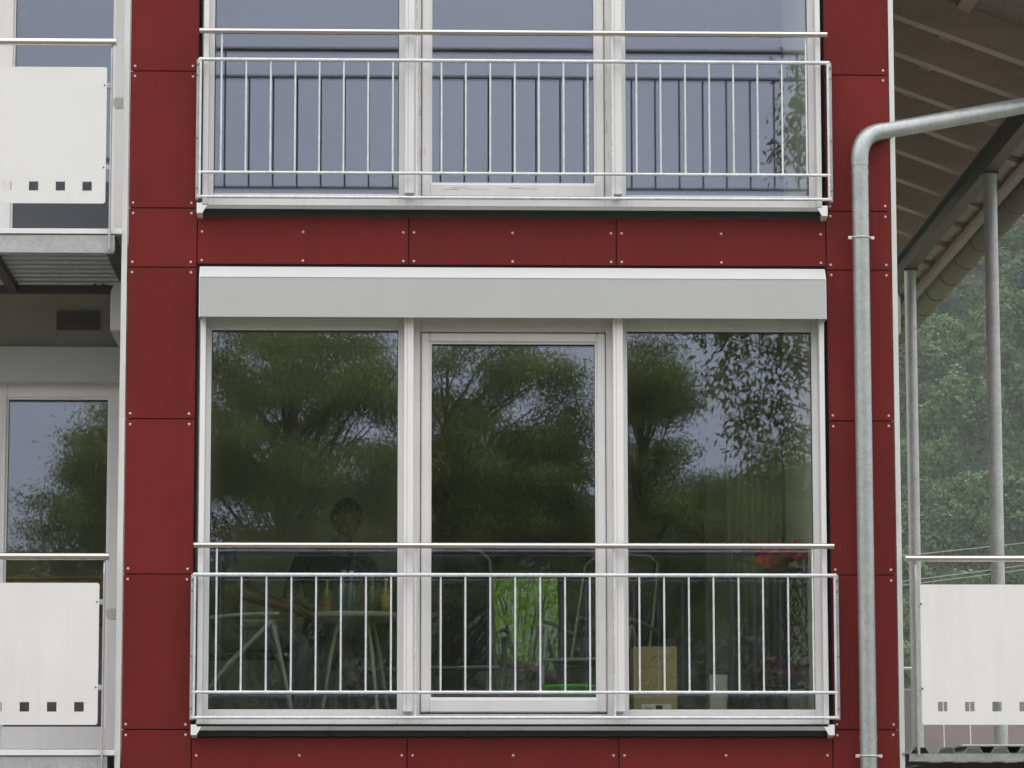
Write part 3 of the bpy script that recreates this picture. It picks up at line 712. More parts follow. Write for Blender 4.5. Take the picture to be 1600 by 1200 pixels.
bm_ = MB(); bw = .092; zt = ZR-SL*.06-.002                  # steel beam carried by the posts
pr = [(XB-bw/2, ZBM), (XB+bw/2, ZBM), (XB+bw/2, ZBM+.01), (XB+.004, ZBM+.01), (XB+.004, zt-.01), (XB+bw/2, zt-.01), (XB+bw/2, zt), (XB-bw/2, zt), (XB-bw/2, zt-.01), (XB-.004, zt-.01), (XB-.004, ZBM+.01), (XB-bw/2, ZBM+.01)]
bm_.prism(pr, 'y', YV+.05, YE)
rpart(bm_, 'beam', M_DKSTEEL)
vv = []; ff = []; n = int((YE-YV)/.03)
xe0, xe1 = XB+.14, 3.70*KX
for i in range(n+1):                                        # eave sheet past the boarding
    y = YV + i*.03; dzc = .010*math.sin(i*math.pi/2)
    for xx in (xe0, xe1):
        vv.append((xx, y, zraf(xx) + (.035 if xx == xe0 else .065) + dzc))
    if i: ff.append((2*i-2, 2*i-1, 2*i+1, 2*i))
rpart(MB().add(vv, ff, True), 'eave_sheet', M_ESHEET).modifiers.new('thick', 'SOLIDIFY').thickness = .002
rpart(MB().box(xr1+.002, xr1+.028, YV+.002, YE, zraf(xr1)-.012, zraf(xr1)+.075), 'fascia', M_FASCIA)
rpart(MB().box(xr1-.030, xr1-.001, YV+.002, YE, zraf(xr1)-.026, zraf(xr1)-.001), 'fascia_strip', M_RSIDE)
# gutter
GX, GZ, GR = 3.722*KX, zraf(3.70*KX)-.005, .084*KS
Gt = empty('gutter', (GX, 0, GZ)); tag(Gt, 'half-round zinc gutter along the sloping eave at right', 'gutter')
def half(y0, y1, r, t=.002, seg=14):
    mb = MB(); vv = []; ff = []
    for i in range(seg+1):
        a = math.pi + math.pi*i/seg
        vv += [(r*math.cos(a), y0, r*math.sin(a)), (r*math.cos(a), y1, r*math.sin(a))]
        if i: ff.append((2*i-2, 2*i-1, 2*i+1, 2*i))
    return mb.add(vv, ff, True)
o = half(YV+.02, YE, GR).build('trough', M_GUT, Gt); o.modifiers.new('thick', 'SOLIDIFY').thickness = .002
MB().tube([(GR, YV+.02, .004), (GR, YE, .004)], .010, 8).build('bead', M_GUT, Gt)
k = 0
while YV+.2+k*.76 < YE-.05:
    y = YV+.2+k*.76; k += 1
    o = half(y, y+.014, GR+.0045).build('gutter_bracket', M_DKSTEEL, Gt); o.modifiers.new('thick', 'SOLIDIFY').thickness = .003

# posts
for (u, v, y, lbl) in ((1545, 266, YP2, 'nearer thick galvanised round post under the roof beam, behind white panel'), (1423.5, 426, YP1, 'farther galvanised round post under the roof beam, close to the corner trim')):
    x = XB
    S = empty('steel_post', (x, y, 0)); tag(S, lbl, 'post', 'roof posts')
    MB().tube([(0, 0, .02), (0, 0, ZBM-.012)], .046, 24).build('pipe', M_GALV, S)
    MB().box(-.055, .055, -.055, .055, ZBM-.0115, ZBM-.001).build('head_plate', M_DKSTEEL, S)
    MB().box(-.09, .09, -.09, .09, .004, .02).build('base_plate', M_GALV, S)
#@@REST@@
# ================================================================== vegetation
M_BARK = mat('bark', (.10,.08,.06), .9, 0, .3, 9, .6, 30)
M_LEAF_W = leafmat('willow_leaf', (.120,.155,.034), (.420,.455,.125), trans=.42)
M_LEAF_N = leafmat('walnut_leaf', (.165,.185,.040), (.320,.330,.090), trans=.4)
M_LEAF_B = leafmat('garden_leaf', (.12,.30,.016), (.30,.48,.035), trans=.4)
M_LEAF_D = leafmat('undergrowth_leaf', (.055,.075,.022), (.120,.145,.042))
M_LEAF_F = leafmat('forest_leaf', (.050,.100,.022), (.085,.140,.036))
t = M_LEAF_F.node_tree; nz_ = t.nodes.new('ShaderNodeTexNoise'); nz_.inputs['Scale'].default_value = .16; nz_.inputs['Detail'].default_value = 2
tc_ = t.nodes.new('ShaderNodeTexCoord'); t.links.new(tc_.outputs['Object'], nz_.inputs['Vector']); rp_ = [n_ for n_ in t.nodes if n_.type == 'VALTORGB'][0]
mm_ = t.nodes.new('ShaderNodeMath'); mm_.operation = 'MULTIPLY_ADD'; mm_.inputs[1].default_value = 2.2; mm_.inputs[2].default_value = -.8; t.links.new(nz_.outputs['Fac'], mm_.inputs[0])
m2_ = t.nodes.new('ShaderNodeMix'); m2_.inputs[0].default_value = .16; t.links.new(mm_.outputs[0], m2_.inputs[2]); t.links.new(rp_.inputs[0].links[0].from_socket, m2_.inputs[3]); t.links.new(m2_.outputs[0], rp_.inputs[0])
rp_.color_ramp.elements[0].color = (.022,.052,.014, 1); rp_.color_ramp.elements[1].color = (.110,.185,.040, 1)
def clump_tone(M, scale, own):
    "leaf colour varies from spray to spray, a little from leaf to leaf"
    t = M.node_tree; rp = [n_ for n_ in t.nodes if n_.type == 'VALTORGB'][0]; src = rp.inputs[0].links[0].from_socket
    tc = t.nodes.new('ShaderNodeTexCoord'); nz = t.nodes.new('ShaderNodeTexNoise'); nz.inputs['Scale'].default_value = scale; nz.inputs['Detail'].default_value = 3; t.links.new(tc.outputs['Object'], nz.inputs['Vector'])
    a_ = t.nodes.new('ShaderNodeMath'); a_.operation = 'MULTIPLY_ADD'; a_.inputs[1].default_value = 3.2; a_.inputs[2].default_value = -1.1; a_.use_clamp = True; t.links.new(nz.outputs['Fac'], a_.inputs[0])
    m_ = t.nodes.new('ShaderNodeMix'); m_.inputs[0].default_value = own; t.links.new(a_.outputs[0], m_.inputs[2]); t.links.new(src, m_.inputs[3]); t.links.new(m_.outputs[0], rp.inputs[0])
clump_tone(M_LEAF_W, 1.5, .35); clump_tone(M_LEAF_N, 2.0, .4); clump_tone(M_LEAF_D, .9, .4)
def leaf_mesh(name, C, D, Ln, Wd, N=None):
    "one rhombic leaf per row: centre C, direction D, length Ln, width Wd"
    n = len(C); D = D/np.linalg.norm(D, axis=1, keepdims=True)
    S = np.cross(D, RNG.normal(size=(n, 3)) if N is None else N); S /= np.linalg.norm(S, axis=1, keepdims=True)
    Ln = np.broadcast_to(np.asarray(Ln), (n,))[:, None]; Wd = np.broadcast_to(np.asarray(Wd), (n,))[:, None]
    V = np.empty((n, 4, 3)); V[:, 0] = C - D*Ln/2; V[:, 1] = C + S*Wd/2 - D*Ln*.06; V[:, 2] = C + D*Ln/2; V[:, 3] = C - S*Wd/2 - D*Ln*.06
    me = bpy.data.meshes.new(name); me.vertices.add(4*n); me.vertices.foreach_set('co', V.reshape(-1))
    me.loops.add(4*n); me.loops.foreach_set('vertex_index', np.arange(4*n, dtype=np.int32))
    me.polygons.add(n); me.polygons.foreach_set('loop_start', np.arange(0, 4*n, 4, dtype=np.int32))
    me.update(calc_edges=True); return me
def clump_leaves(cl, per, sig, droop, ln, wd):
    cl = np.asarray(cl); n = len(cl)*per
    off = RNG.normal(size=(n, 3))*np.asarray(sig)
    C = np.repeat(cl, per, 0) + off
    D = RNG.normal(size=(n, 3))*.75 + off/np.linalg.norm(off, axis=1, keepdims=True)*.7; D[:, 2] -= droop
    return C, D, ln*RNG.uniform(.65, 1.25, n), wd*RNG.uniform(.7, 1.2, n)
def tree(name, label, base, fork, clumps, leafmaterial, per=160, sig=(.20,.23,.105), droop=.75, ln=.075, wd=.0155, r0=.13, group=None):
    T = empty(name, base); tag(T, label, 'tree', group)
    bx, by, bz = base; fk = Vector(fork)
    tr = MB(); mid = Vector(base).lerp(fk, .5) + Vector((random.uniform(-.12, .12), random.uniform(-.1, .1), 0))
    tr.tube([base, Vector(base)+Vector((0, 0, .25)), mid, fk], [r0*1.2, r0*.95, r0*.62, r0*.12], 10)
    for c in clumps:
        c = Vector(c); hgt = max(.12, min(1, (c.z - .45*math.hypot(c.x-fk.x, c.y-fk.y) - bz)/max(.1, fk.z-bz) - random.uniform(.02, .14))); st = mid.lerp(fk, (hgt-.5)*2) if hgt > .5 else Vector(base).lerp(mid, hgt*2); v = c - st
        k1 = st + v*.4 + Vector((0, 0, v.length*random.uniform(.02, .14))); k2 = st + v*.75 + Vector((random.uniform(-.1, .1), 0, v.length*.06))
        rr = r0*random.uniform(.08, .20); tr.tube([st, k1, k2, c], [rr, rr*.7, rr*.4, rr*.15], 5, caps=False)
    o = tr.build('trunk', M_BARK, T, fixn=False); o.location = (-bx, -by, -bz)
    C, D, L_, W_ = clump_leaves([tuple(c) for c in clumps], per, sig, droop, ln, wd)
    o = meshobj('crown', leaf_mesh('crown', C, D, L_, W_), leafmaterial, T); o.location = (-bx, -by, -bz)
    return T
def mirror_pt(u, v, Y, g=.08):
    "a point at depth Y (in front of the house) whose image in a pane at depth g shows at photo pixel (u, v)"
    p = P(u, v, 2*g - Y); return Vector((p.x, Y, p.z))
def ell(u, v, ru, rv, Y, n, g=.08, inner=.25):
    out = []; c = mirror_pt(u, v, Y, g); s = (2*g-Y+20)/FPX
    while len(out) < n:
        q = Vector((random.uniform(-1, 1), random.uniform(-1, 1), random.uniform(-1, 1)))
        if inner < q.length <= 1: out.append(c + Vector((q.x*ru*s, q.y*(ru+rv)*.5*s, q.z*rv*s)))
    return out
G_T = 'trees across from the facade'
def wtree(label, specs, Y, bu, extra=(), **kw):
    cl = []
    for (u, v, ru, rv, n) in specs: cl += ell(u, v, ru, rv, Y, n)
    for (u, v, dy) in extra: cl.append(mirror_pt(u, v, Y+dy))
    b = mirror_pt(bu, 1390, Y); fk = mirror_pt(bu+random.uniform(-10, 10), specs[0][1]-specs[0][3]*.7, Y)
    return tree('broadleaf_tree', label, (b.x, Y, 0), fk, cl, M_LEAF_W, group=G_T, **kw)
wtree('leafy willow mirrored in the left pane of the lower window', [(480, 700, 205, 220, 116), (450, 920, 210, 115, 46)], -25, 455, [(350, 560, .3), (560, 530, 0), (600, 640, .5), (340, 700, 0)], per=930)
wtree('willow with open gaps mirrored in the middle pane of the lower window', [(775, 690, 145, 170, 92), (810, 860, 175, 130, 68)], -26, 700, [(700, 560, 0), (830, 560, 0), (885, 590, .2), (890, 700, 0), (730, 530, 0)], per=840)
wtree('slim tree mirrored at the left edge of the right pane', [(1015, 650, 55, 125, 34), (1070, 850, 140, 145, 66)], -27, 1010, [(1000, 540, 0), (1040, 590, 0), (1000, 610, 0)], per=780)
wtree('tree mirrored beside pale sky in the recessed left window', [(190, 745, 125, 165, 108), (60, 890, 150, 85, 34)], -26, 190, [(105, 690, 0), (95, 770, 0), (60, 800, 0), (30, 745, 0), (20, 790, 0)], per=840)
wtree('low round tree mirrored in the lower part of the right pane', [(1205, 850, 140, 150, 60)], -28, 1230, per=840)
# nearer walnut tree on the right
Yn = -12.5; cl = ell(1390, 430, 110, 330, Yn, 44)
for (u, v) in ((1248, 165), (1255, 215), (1240, 240), (1262, 120), (1150, 560), (1128, 600), (1175, 640), (1165, 680), (1205, 620), (1225, 560), (1190, 520), (1240, 530), (1260, 580), (1235, 660), (1185, 735), (1215, 740), (1140, 520), (1250, 700), (1090, 510), (1195, 800)):
    cl.append(mirror_pt(u, v, Yn))
bn = mirror_pt(1480, 1390, Yn); fkn = mirror_pt(1420, 330, Yn)
tree('walnut_tree', 'broad-leaved tree with large drooping leaves mirrored at the right edge of the right pane', (bn.x, Yn, 0), fkn, cl, M_LEAF_N, per=150, sig=(.12,.16,.11), droop=.8, ln=.095, wd=.030, r0=.13, group=G_T)
# wooded bank behind the trees and hazy ridge far behind the camera
def zbank(x, y): 
    t = min(1, max(0, (-32-y)/16)); return 6.2*t*t*(3-2*t) + .35*math.sin(x*.7+y*.3)*t + .3*math.sin(x*1.9)*t
M_SOIL = mat('forest_floor', (.035,.045,.020), .95, 0, .4, .6, .6, 6)
tag(grid('bank', -40, 40, -60, -32, 60, 24, lambda x, y: zbank(x, y)+.02, M_SOIL), kind='structure')
n = 26000
bx_ = RNG.uniform(-16, 18, n); by_ = RNG.uniform(-50, -32.5, n); bz_ = np.array([zbank(x, y) for x, y in zip(bx_, by_)])
lump = .5+.5*np.sin(bx_*1.3+by_*.9)*np.sin(bx_*.53-by_*.7)
C = np.stack([bx_, by_, bz_ + RNG.uniform(0, 1, n)*(.5+1.5*lump)], 1); D = RNG.normal(size=(n, 3)); D[:, 2] -= .3
o = meshobj('undergrowth', leaf_mesh('undergrowth', C, D, RNG.uniform(.14, .34, n), RNG.uniform(.08, .16, n)), M_LEAF_D); tag(o, 'dense dark green undergrowth on the bank across from the house', 'undergrowth', kind='stuff')
M_HILL = mat('wooded_hill', (.035,.060,.022), .95, 0, .45, .09, .8, .5)
def zridge(x, y): return 4 + 40*max(0, min(1, (-230-y)/120))*(.72+.22*math.sin(x*.011+.6)+.06*math.sin(x*.05)) + 1.2*math.sin(x*.21+y*.13) + .9*math.sin(x*.37-y*.29)
tag(grid('ridge', -260, 320, -480, -230, 120, 60, zridge, M_HILL), kind='structure')

# ---- wooded hill behind the house on the right
def zhill(x, y):
    t = max(0, min(1, (y-205)/150)); return 112*t**.95 + 2.0*math.sin(x*.06) + 1.0*math.sin(y*.09+x*.03) - .2
tag(grid('hill', -320, 420, 185, 470, 110, 60, zhill, M_HILL), kind='structure')
crowns = []; tries = 0
while len(crowns) < 420 and tries < 30000:
    tries += 1; y = 208 + 150*random.random(); x = random.uniform(.098*(y+20)-9, .192*(y+20)+10); r = random.uniform(2.2, 4.0)
    if all((x-c[0])**2 + (y-c[1])**2 > (.60*(r+c[3]))**2 for c in crowns): crowns.append((x, y, zhill(x, y), r, random.random()))
Cs = []; Ds = []; Ls = []; Ws = []; Ns = []
for (x, y, z, r, q) in crowns:
    inview = .130 < x/(y+20) < .184; con = q > .80            # some conifers among the broadleaves
    nb, kk, ks = (46, 130, .8) if inview else (14, 60, 1.6)
    for _ in range(nb):                                      # each crown is a heap of leafy lobes
        e = RNG.normal(size=3); e /= np.linalg.norm(e); e[1] = -abs(e[1])*.9; e[2] = abs(e[2]) - .35 if RNG.random() < .8 else e[2]
        hgt = (e[2]+.6)/1.6
        if con: cpos = np.array([e[0]*r*.62*(1.1-hgt), e[1]*r*.62*(1.1-hgt), (hgt-.45)*r*3.4]); br = r*(.34-.2*hgt)
        else: cpos = e*np.array([r*.72, r*.72, r*.95]); br = r*RNG.uniform(.20, .38)
        d = RNG.normal(size=(kk, 3)); d /= np.linalg.norm(d, axis=1, keepdims=True); d = d[(d[:, 1] < .4) & (d[:, 2] > -.6)]; k = len(d)
        Cs.append(d*br*RNG.uniform(.75, 1.08, (k, 1)) + cpos + np.array([x, y, z + r*1.35]))
        nn = d + RNG.normal(size=(k, 3))*.4; Ns.append(nn); Ds.append(np.cross(nn, RNG.normal(size=(k, 3))))
        s_ = RNG.uniform(.16, .36, k)*r/2.6*ks; Ls.append(s_*1.25); Ws.append(s_*.9)
o = meshobj('forest', leaf_mesh('forest', np.concatenate(Cs), np.concatenate(Ds), np.concatenate(Ls), np.concatenate(Ws), np.concatenate(Ns)), M_LEAF_F)
tag(o, 'misty green forest on the hillside at right behind the posts', 'forest', kind='stuff')

# ---- garden behind the house, seen through the rear window
p0 = P(815, 960, 11)
gc = [Vector((p0.x+random.uniform(-1.3, 1.3), 11+random.uniform(-.9, .9), random.uniform(1.0, p0.z+1.5))) for _ in range(110)]
tree('garden_shrub', 'bright green shrub seen through the rear window behind the middle pane', (p0.x, 11, 0), (p0.x, 11, 2.6), gc, M_LEAF_B, per=80, sig=(.22,.22,.2), droop=.2, ln=.11, wd=.055, r0=.08)
ys = 7.6
S = empty('garden_shed', (PX(800, 1100, ys), ys, 0)); tag(S, 'brown garden shed with sloping roof edge seen through the rear window', 'shed')
a, c_ = P(745, 1012, ys), P(885, 1056, ys); sx, sy = S.location.x, S.location.y
M_SHED = mat('shed_boards', (.15,.105,.08), .8, 0, .25, 4, .3, 20, stretch=(1,1,9)); M_SHROOF = mat('shed_roof', (.20,.16,.14), .8, 0, .2, 5)
e = MB(); sl_ = (c_.z-a.z)/(c_.x-a.x); xa, xb = a.x-1.0, c_.x+.5
e.prism([(xa, 0), (xb, 0), (xb, a.z+sl_*(xb-a.x)-.05), (xa, a.z+sl_*(xa-a.x)-.05)], 'y', ys+.05, ys+2.2); o = e.build('wall', M_SHED, S); o.location = (-sx, -sy, 0)
e = MB(); e.prism([(xa-.1, a.z+sl_*(xa-.1-a.x)-.049), (xb+.1, a.z+sl_*(xb+.1-a.x)-.049), (xb+.1, a.z+sl_*(xb+.1-a.x)), (xa-.1, a.z+sl_*(xa-.1-a.x))], 'y', ys-.05, ys+2.35); o = e.build('roof', M_SHROOF, S); o.location = (-sx, -sy, 0)

# ---- neighbour's house and cables on the right
yh = 62
H = empty('neighbour_house', (P(1500, 1150, yh).x, yh, 0)); tag(H, 'low house with brown roof behind the right balcony panel', 'house'); hx = H.location.x
x0, x1 = PX(1431, 1150, yh), PX(1431, 1150, yh)+11; ze, zr_ = PZ(1500, 1215, yh), PZ(1500, 1084, yh+4)
M_HROOF = mat('brown_roof_tiles', (.050,.038,.036), .8, 0, .2, 1.2, .4, 6); M_HWALL = mat('mauve_render', (.14,.125,.125), .9, 0, .08, 1)
def hp(mb, n, m_): o = mb.build(n, m_, H); o.location = (-hx, -yh, 0); return o
hp(MB().prism([(yh, 0), (yh+8, 0), (yh+8, ze), (yh+4, zr_-.2), (yh, ze)], 'x', x0, x1), 'wall', M_HWALL)
hp(MB().prism([(yh-.4, ze-.14), (yh+4, zr_), (yh+8.4, ze-.14), (yh+8.4, ze-.02), (yh+4, zr_+.12), (yh-.4, ze-.02)], 'x', x0-.35+.35, x1+.3), 'roof', M_HROOF)
hp(MB().box(PX(1400, 1150, yh), PX(1423.5, 1150, yh), yh-1.0, yh+3, 0, PZ(1415, 1079, yh-1)), 'side_wing', M_HWALL)
for k in range(3): 
    xx = x0+1.2+3*k; o = hp(MB().box(xx, xx+1.2, yh-.03, yh+.02, 1.0, 2.2), 'window', M_SEAL)
M_CABLE = mat('cable', (.30,.30,.30), .6)
for (u0, v0, u1, v1, lb) in ((1430, 866.5, 1600, 849, 'uppermost of the thin cables crossing the forest'), (1430, 906, 1600, 884, 'middle one of the thin cables crossing the forest'), (1430, 912, 1600, 891, 'lowest of the thin cables crossing the forest')):
    yc = 42; A0, A1 = P(u0, v0, yc), P(u1, v1, yc); d = A1-A0
    pts = [A0 + d*t + Vector((0, 0, .004*(t*d.length)**2*.5)) for t in np.linspace(-6, 10, 60)]
    tag(MB().tube(pts, .0085, 6).build('power_cable', M_CABLE), lb, 'cable', 'overhead cables')

# ================================================================== things in the lower room
M_CHAIR = mat('pale_chair_tube', (.30,.33,.28), .4, .2, .05); M_SLING = mat('dark_sling', (.030,.034,.034), .8, 0, .15, 20)
M_TABLE = mat('table_top', (.30,.32,.27), .5, 0, .04)
def make_chair():
    R_ = empty('folding_chair')
    for s in (-1, 1):
        y = s*.27
        MB().tube([(-.42, y, .60), (-.1, y, .635), (.12, y, .64)], .011, 8).build('armrest', M_CHAIR, R_)
        MB().tube([(.08, y, .60), (-.16, y, .36), (-.44, y, .012)], .0145, 8).build('rear_leg', M_CHAIR, R_)
        MB().tube([(.08, y*.94, .60), (.15, y*.94, .30), (.21, y*.94, .012)], .0145, 8).build('front_leg', M_CHAIR, R_)
    MB().tube([(-.30, -.24, .40), (-.40, -.24, .62), (-.55, -.23, 1.02), (-.57, -.17, 1.07), (-.585, 0, 1.085), (-.57, .17, 1.07), (-.55, .23, 1.02), (-.40, .24, .62), (-.30, .24, .40)], .0095, 8).build('back_frame', M_CHAIR, R_)
    vv = []; ff = []
    pr = [(-.30, .41), (-.38, .60), (-.46, .80), (-.535, .99), (-.56, 1.05)]
    for i, (x, z) in enumerate(pr): vv += [(x, -.222, z), (x-.015, 0, z-.004), (x, .222, z)]
    for i in range(len(pr)-1): ff += [(3*i, 3*i+1, 3*i+4, 3*i+3), (3*i+1, 3*i+2, 3*i+5, 3*i+4)]
    MB().add(vv, ff, True).build('backrest', M_SLING, R_).modifiers.new('t', 'SOLIDIFY').thickness = .006
    MB().box(-.30, .16, -.235, .235, .405, .42, bev=.005).build('seat', M_SLING, R_)
    MB().tube([(-.305, -.265, .40), (-.305, .265, .40)], .010, 8).build('cross_bar', M_CHAIR, R_); MB().tube([(.16, -.255, .41), (.16, .255, .41)], .010, 8).build('cross_bar', M_CHAIR, R_)
    MB().tube([(-.40, -.265, .06), (-.40, .265, .06)], .009, 8).build('stretcher', M_CHAIR, R_)
    return R_
ch = make_chair(); CH_G = 'folding chairs round the table'
spots = [(PX(425, 990, .42)-.08, .42+.27, 0.0, 'folding garden chair with crossed pale legs at the left edge of the left pane'),
         (PX(722, 990, 1.25), 1.55, math.radians(83), 'folding garden chair with dark back turned to the middle pane'),
         (PX(915, 990, .75)+.05, 1.0, math.radians(-112), 'folding garden chair at the right edge of the middle pane'),
         (PX(612, 990, 1.9)+.02, 1.95, math.radians(-100), 'folding garden chair beside the table near the left mullion')]
for i, (x, y, rz, lb) in enumerate(spots):
    c = ch if i == 0 else copy_tree(ch)
    c.location = (x, y, F1-.012); c.rotation_euler = (0, 0, rz); tag(c, lb, 'chair', CH_G)
    if i == 1: c.location = (PX(722, 990, 1.25), 1.75, F1-.012)
# table and what stands on it
yt = 1.02; tx = PX(556, 956, yt); tz = PZ(556, 954, yt-.3)
T = empty('garden_table', (tx, yt, F1-.012)); tag(T, 'small round pale garden table with bottles on it', 'table')
hh = tz - F1 + .012
MB().lathe([(.0001, hh-.034), (.29, hh-.034), (.305, hh-.028), (.305, hh-.004), (.295, hh), (.0001, hh)], n=40).build('table_top', M_TABLE, T)
for k in range(4):
    a = k*math.pi/2+.6; MB().tube([(.12*math.cos(a), .12*math.sin(a), hh-.035), (.17*math.cos(a), .17*math.sin(a), .45), (.25*math.cos(a), .25*math.sin(a), .012)], .013, 8).build('leg', M_CHAIR, T)
def bottle(u, r, h, neck, col, lbl, dy=0.0, capc=(.6,.6,.55), labelc=None):
    x = PX(u, 940, yt-.12+dy)
    Mb = mat('bottle_glass', col, .12, 0, .05, spec=.6); Mc = mat('bottle_cap', capc, .4); 
    O = empty('bottle', (x, yt-.12+dy, tz+.0005)); tag(O, lbl, 'bottle', 'bottles on the table')
    MB().lathe([(.0001, 0), (r*.92, 0), (r, .008), (r, h*.58), (r*.85, h*.66), (neck, h*.76), (neck, h*.93)], n=18).build('body', Mb, O)
    MB().lathe([(neck*1.12, h*.93), (neck*1.12, h), (.0001, h)], n=14).build('cap', Mc, O)
    if labelc: MB().lathe([(r*1.01, h*.15), (r*1.012, h*.16), (r*1.012, h*.5), (r*1.01, h*.51)], n=18).build('label_band', mat('bottle_label', labelc, .6), O)
bottle(511, .030, .19, .011, (.10,.14,.03), 'green bottle with reddish label left on the round table', 0, (.3,.27,.12), (.14,.04,.025))
bottle(537, .036, .25, .012, (.035,.09,.16), 'blue plastic water bottle on the round table', .02, (.2,.4,.7))
bottle(549, .036, .24, .012, (.022,.055,.11), 'darker blue water bottle right of the other blue one', -.05, (.7,.75,.8))
bottle(582, .024, .22, .010, (.06,.09,.03), 'dark bottle with long pale neck on the round table', 0, (.75,.70,.45))
bottle(603, .028, .20, .011, (.22,.14,.02), 'amber bottle with yellow label near the left mullion', -.03, (.5,.48,.33), (.33,.25,.08))
# carton, bin, tub
M_CARD = mat('cardboard', (.42,.33,.16), .8, 0, .08, 6, .1, 80)
yc = .55; x0, x1 = PX(990, 1060, yc), PX(1058, 1060, yc); z1 = PZ(1020, 1010, yc)
Cb = empty('cardboard_box', ((x0+x1)/2, yc, F1-.012)); tag(Cb, 'tall brown cardboard box with white label behind the right pane', 'box'); cxm = Cb.location.x; hb = z1-F1+.012
MB().box(x0-cxm, x1-cxm, 0, .24, .001, hb, bev=.003).build('carton', M_CARD, Cb)
MB().box(x0-cxm+.045, x1-cxm-.035, -.003, -.0006, .05, .135).build('label_sheet', M_PANEL, Cb)
lb_ = MB()
for k in range(4): lb_.box(x0-cxm+.055, x0-cxm+.055+.04+.05*random.random(), -.0045, -.0032, .062+.016*k, .066+.016*k)
lb_.box(x0-cxm+.125, x0-cxm+.165, -.0045, -.0032, .105, .128); o = lb_.build('print', M_SEAL, Cb); o['kind'] = 'stuff'
lb_ = MB(); lb_.tube([(x0-cxm+.10, -.001, hb-.075), (x0-cxm+.125, -.001, hb-.055), (x0-cxm+.155, -.001, hb-.058), (x0-cxm+.15, -.001, hb-.085)], .0022, 5); lb_.build('print', M_SHED, Cb)
MB().box(x0-cxm+.001, x1-cxm-.001, -.0012, .2412, hb-.12, hb-.1188).build('tape_line', M_SHED, Cb)
yb_ = 1.1; Bn = empty('storage_bin', (PX(1121, 1080, yb_), yb_, F1-.012)); tag(Bn, 'pale storage bin with black lid beside the grey curtain', 'bin'); hb2 = PZ(1116, 1051, yb_)-F1
MB().prism([(-.045, .003), (.045, .003), (.052, hb2), (-.052, hb2)], 'y', -.06, .06).build('body', M_INT, Bn); MB().box(-.11, .065, -.075, .075, hb2+.001, hb2+.03, bev=.006).build('lid', M_SEAL, Bn)
yl = .62; Tb = empty('plastic_tub', (PX(892, 1080, yl), yl, F1-.012)); tag(Tb, 'lime green plastic tub on the floor behind the middle pane', 'tub')
M_LIME = mat('lime_plastic', (.10,.50,.06), .35, 0, .05); zt_ = PZ(892, 1068, yl)-F1
MB().lathe([(.0001, .003), (.125, .003), (.15, zt_*.9), (.165, zt_*.93), (.168, zt_), (.15, zt_), (.14, zt_*.85), (.0001, .02)], n=28).build('body', M_LIME, Tb)
# curtain
vv = []; ff = []; yk = 1.66; xa, xb = PX(1137, 900, yk), PX(1226, 900, yk)
for i in range(61):
    x = xa + (xb-xa)*i/60; y = yk + .022*math.sin(i*.85) + .008*math.sin(i*2.3+1)
    vv += [(x, y, F1+.01), (x, y*.5+yk*.5, F1+2.45)]
    if i: ff.append((2*i-2, 2*i, 2*i+1, 2*i-1))
Kt = MB().add(vv, ff, True).build('curtain', mat('grey_curtain', (.20,.19,.18), .9, 0, .15, 8)); Kt.modifiers.new('t', 'SOLIDIFY').thickness = .004
tag(Kt, 'dark grey curtain hanging behind the plant stand in the right pane', 'curtain')
# plant stand
ysd = .48; xs_ = PX(1222, 1000, ysd); PSd = empty('plant_stand', (xs_, ysd, F1-.012)); tag(PSd, 'black column plant stand with round trays behind the right pane', 'plant stand')
zt2 = PZ(1222, 889, ysd)-F1+.012; zl2 = PZ(1222, 1072, ysd)-F1+.012
MB().tube([(0, 0, .02), (0, 0, zt2-.012)], .0235, 14).build('column', M_SEAL, PSd); MB().lathe([(.0001, .001), (.13, .001), (.13, .014), (.03, .024), (.0001, .024)], n=24).build('foot', M_SEAL, PSd)
MB().lathe([(.0001, zt2-.012), (.125, zt2-.012), (.13, zt2), (.0001, zt2)], n=24).build('tray', M_SEAL, PSd)
MB().lathe([(.03, zl2-.012), (.125, zl2-.012), (.13, zl2), (.03, zl2)], n=24).build('tray', M_SEAL, PSd)
M_BRACT = leafmat('red_bract', (.42,.012,.018), (.72,.040,.045), trans=.15); M_BRACTD = leafmat('dull_red_bract', (.10,.012,.018), (.19,.025,.032), trans=.15)
def flower(z, lbl, mm, dx, h, wdt):
    O = empty('potted_flower', (xs_+dx, ysd-.02, z)); tag(O, lbl, 'flower', 'red flowers on the plant stand')
    MB().lathe([(.0001, .0005), (.040, .0005), (.055, .07), (.060, .075), (.050, .075), (.0001, .06)], n=18).build('pot', M_SHED, O)
    cl_ = [(random.gauss(0, wdt*.42), random.gauss(0, .03), h*random.uniform(.25, .95)) for _ in range(16)]
    C, D, L_, W_ = clump_leaves(cl_, 15, (.026,.022,.018), -.1, .075, .046); meshobj('bracts', leaf_mesh('bracts', C, D, L_, W_), mm, O)
    C, D, L_, W_ = clump_leaves([(random.gauss(0, wdt*.5), random.gauss(0, .03), .05) for _ in range(7)], 4, (.03,.02,.012), .4, .075, .04); meshobj('leaves', leaf_mesh('leaves', C, D, L_, W_), M_LEAF_D, O)
flower(F1-.012+zt2, 'bright red flowering pot plant on top of the black stand', M_BRACT, -.01, .15, .15)
flower(F1-.012+zl2, 'dull red flowering pot plant on the lower tray of the stand', M_BRACTD, -.005, .13, .14)
Vn = empty('trailing_plant', (xs_+.07, ysd+.02, F1-.012+zt2)); tag(Vn, 'trailing plant with long curling stems hanging from the black stand', 'plant')
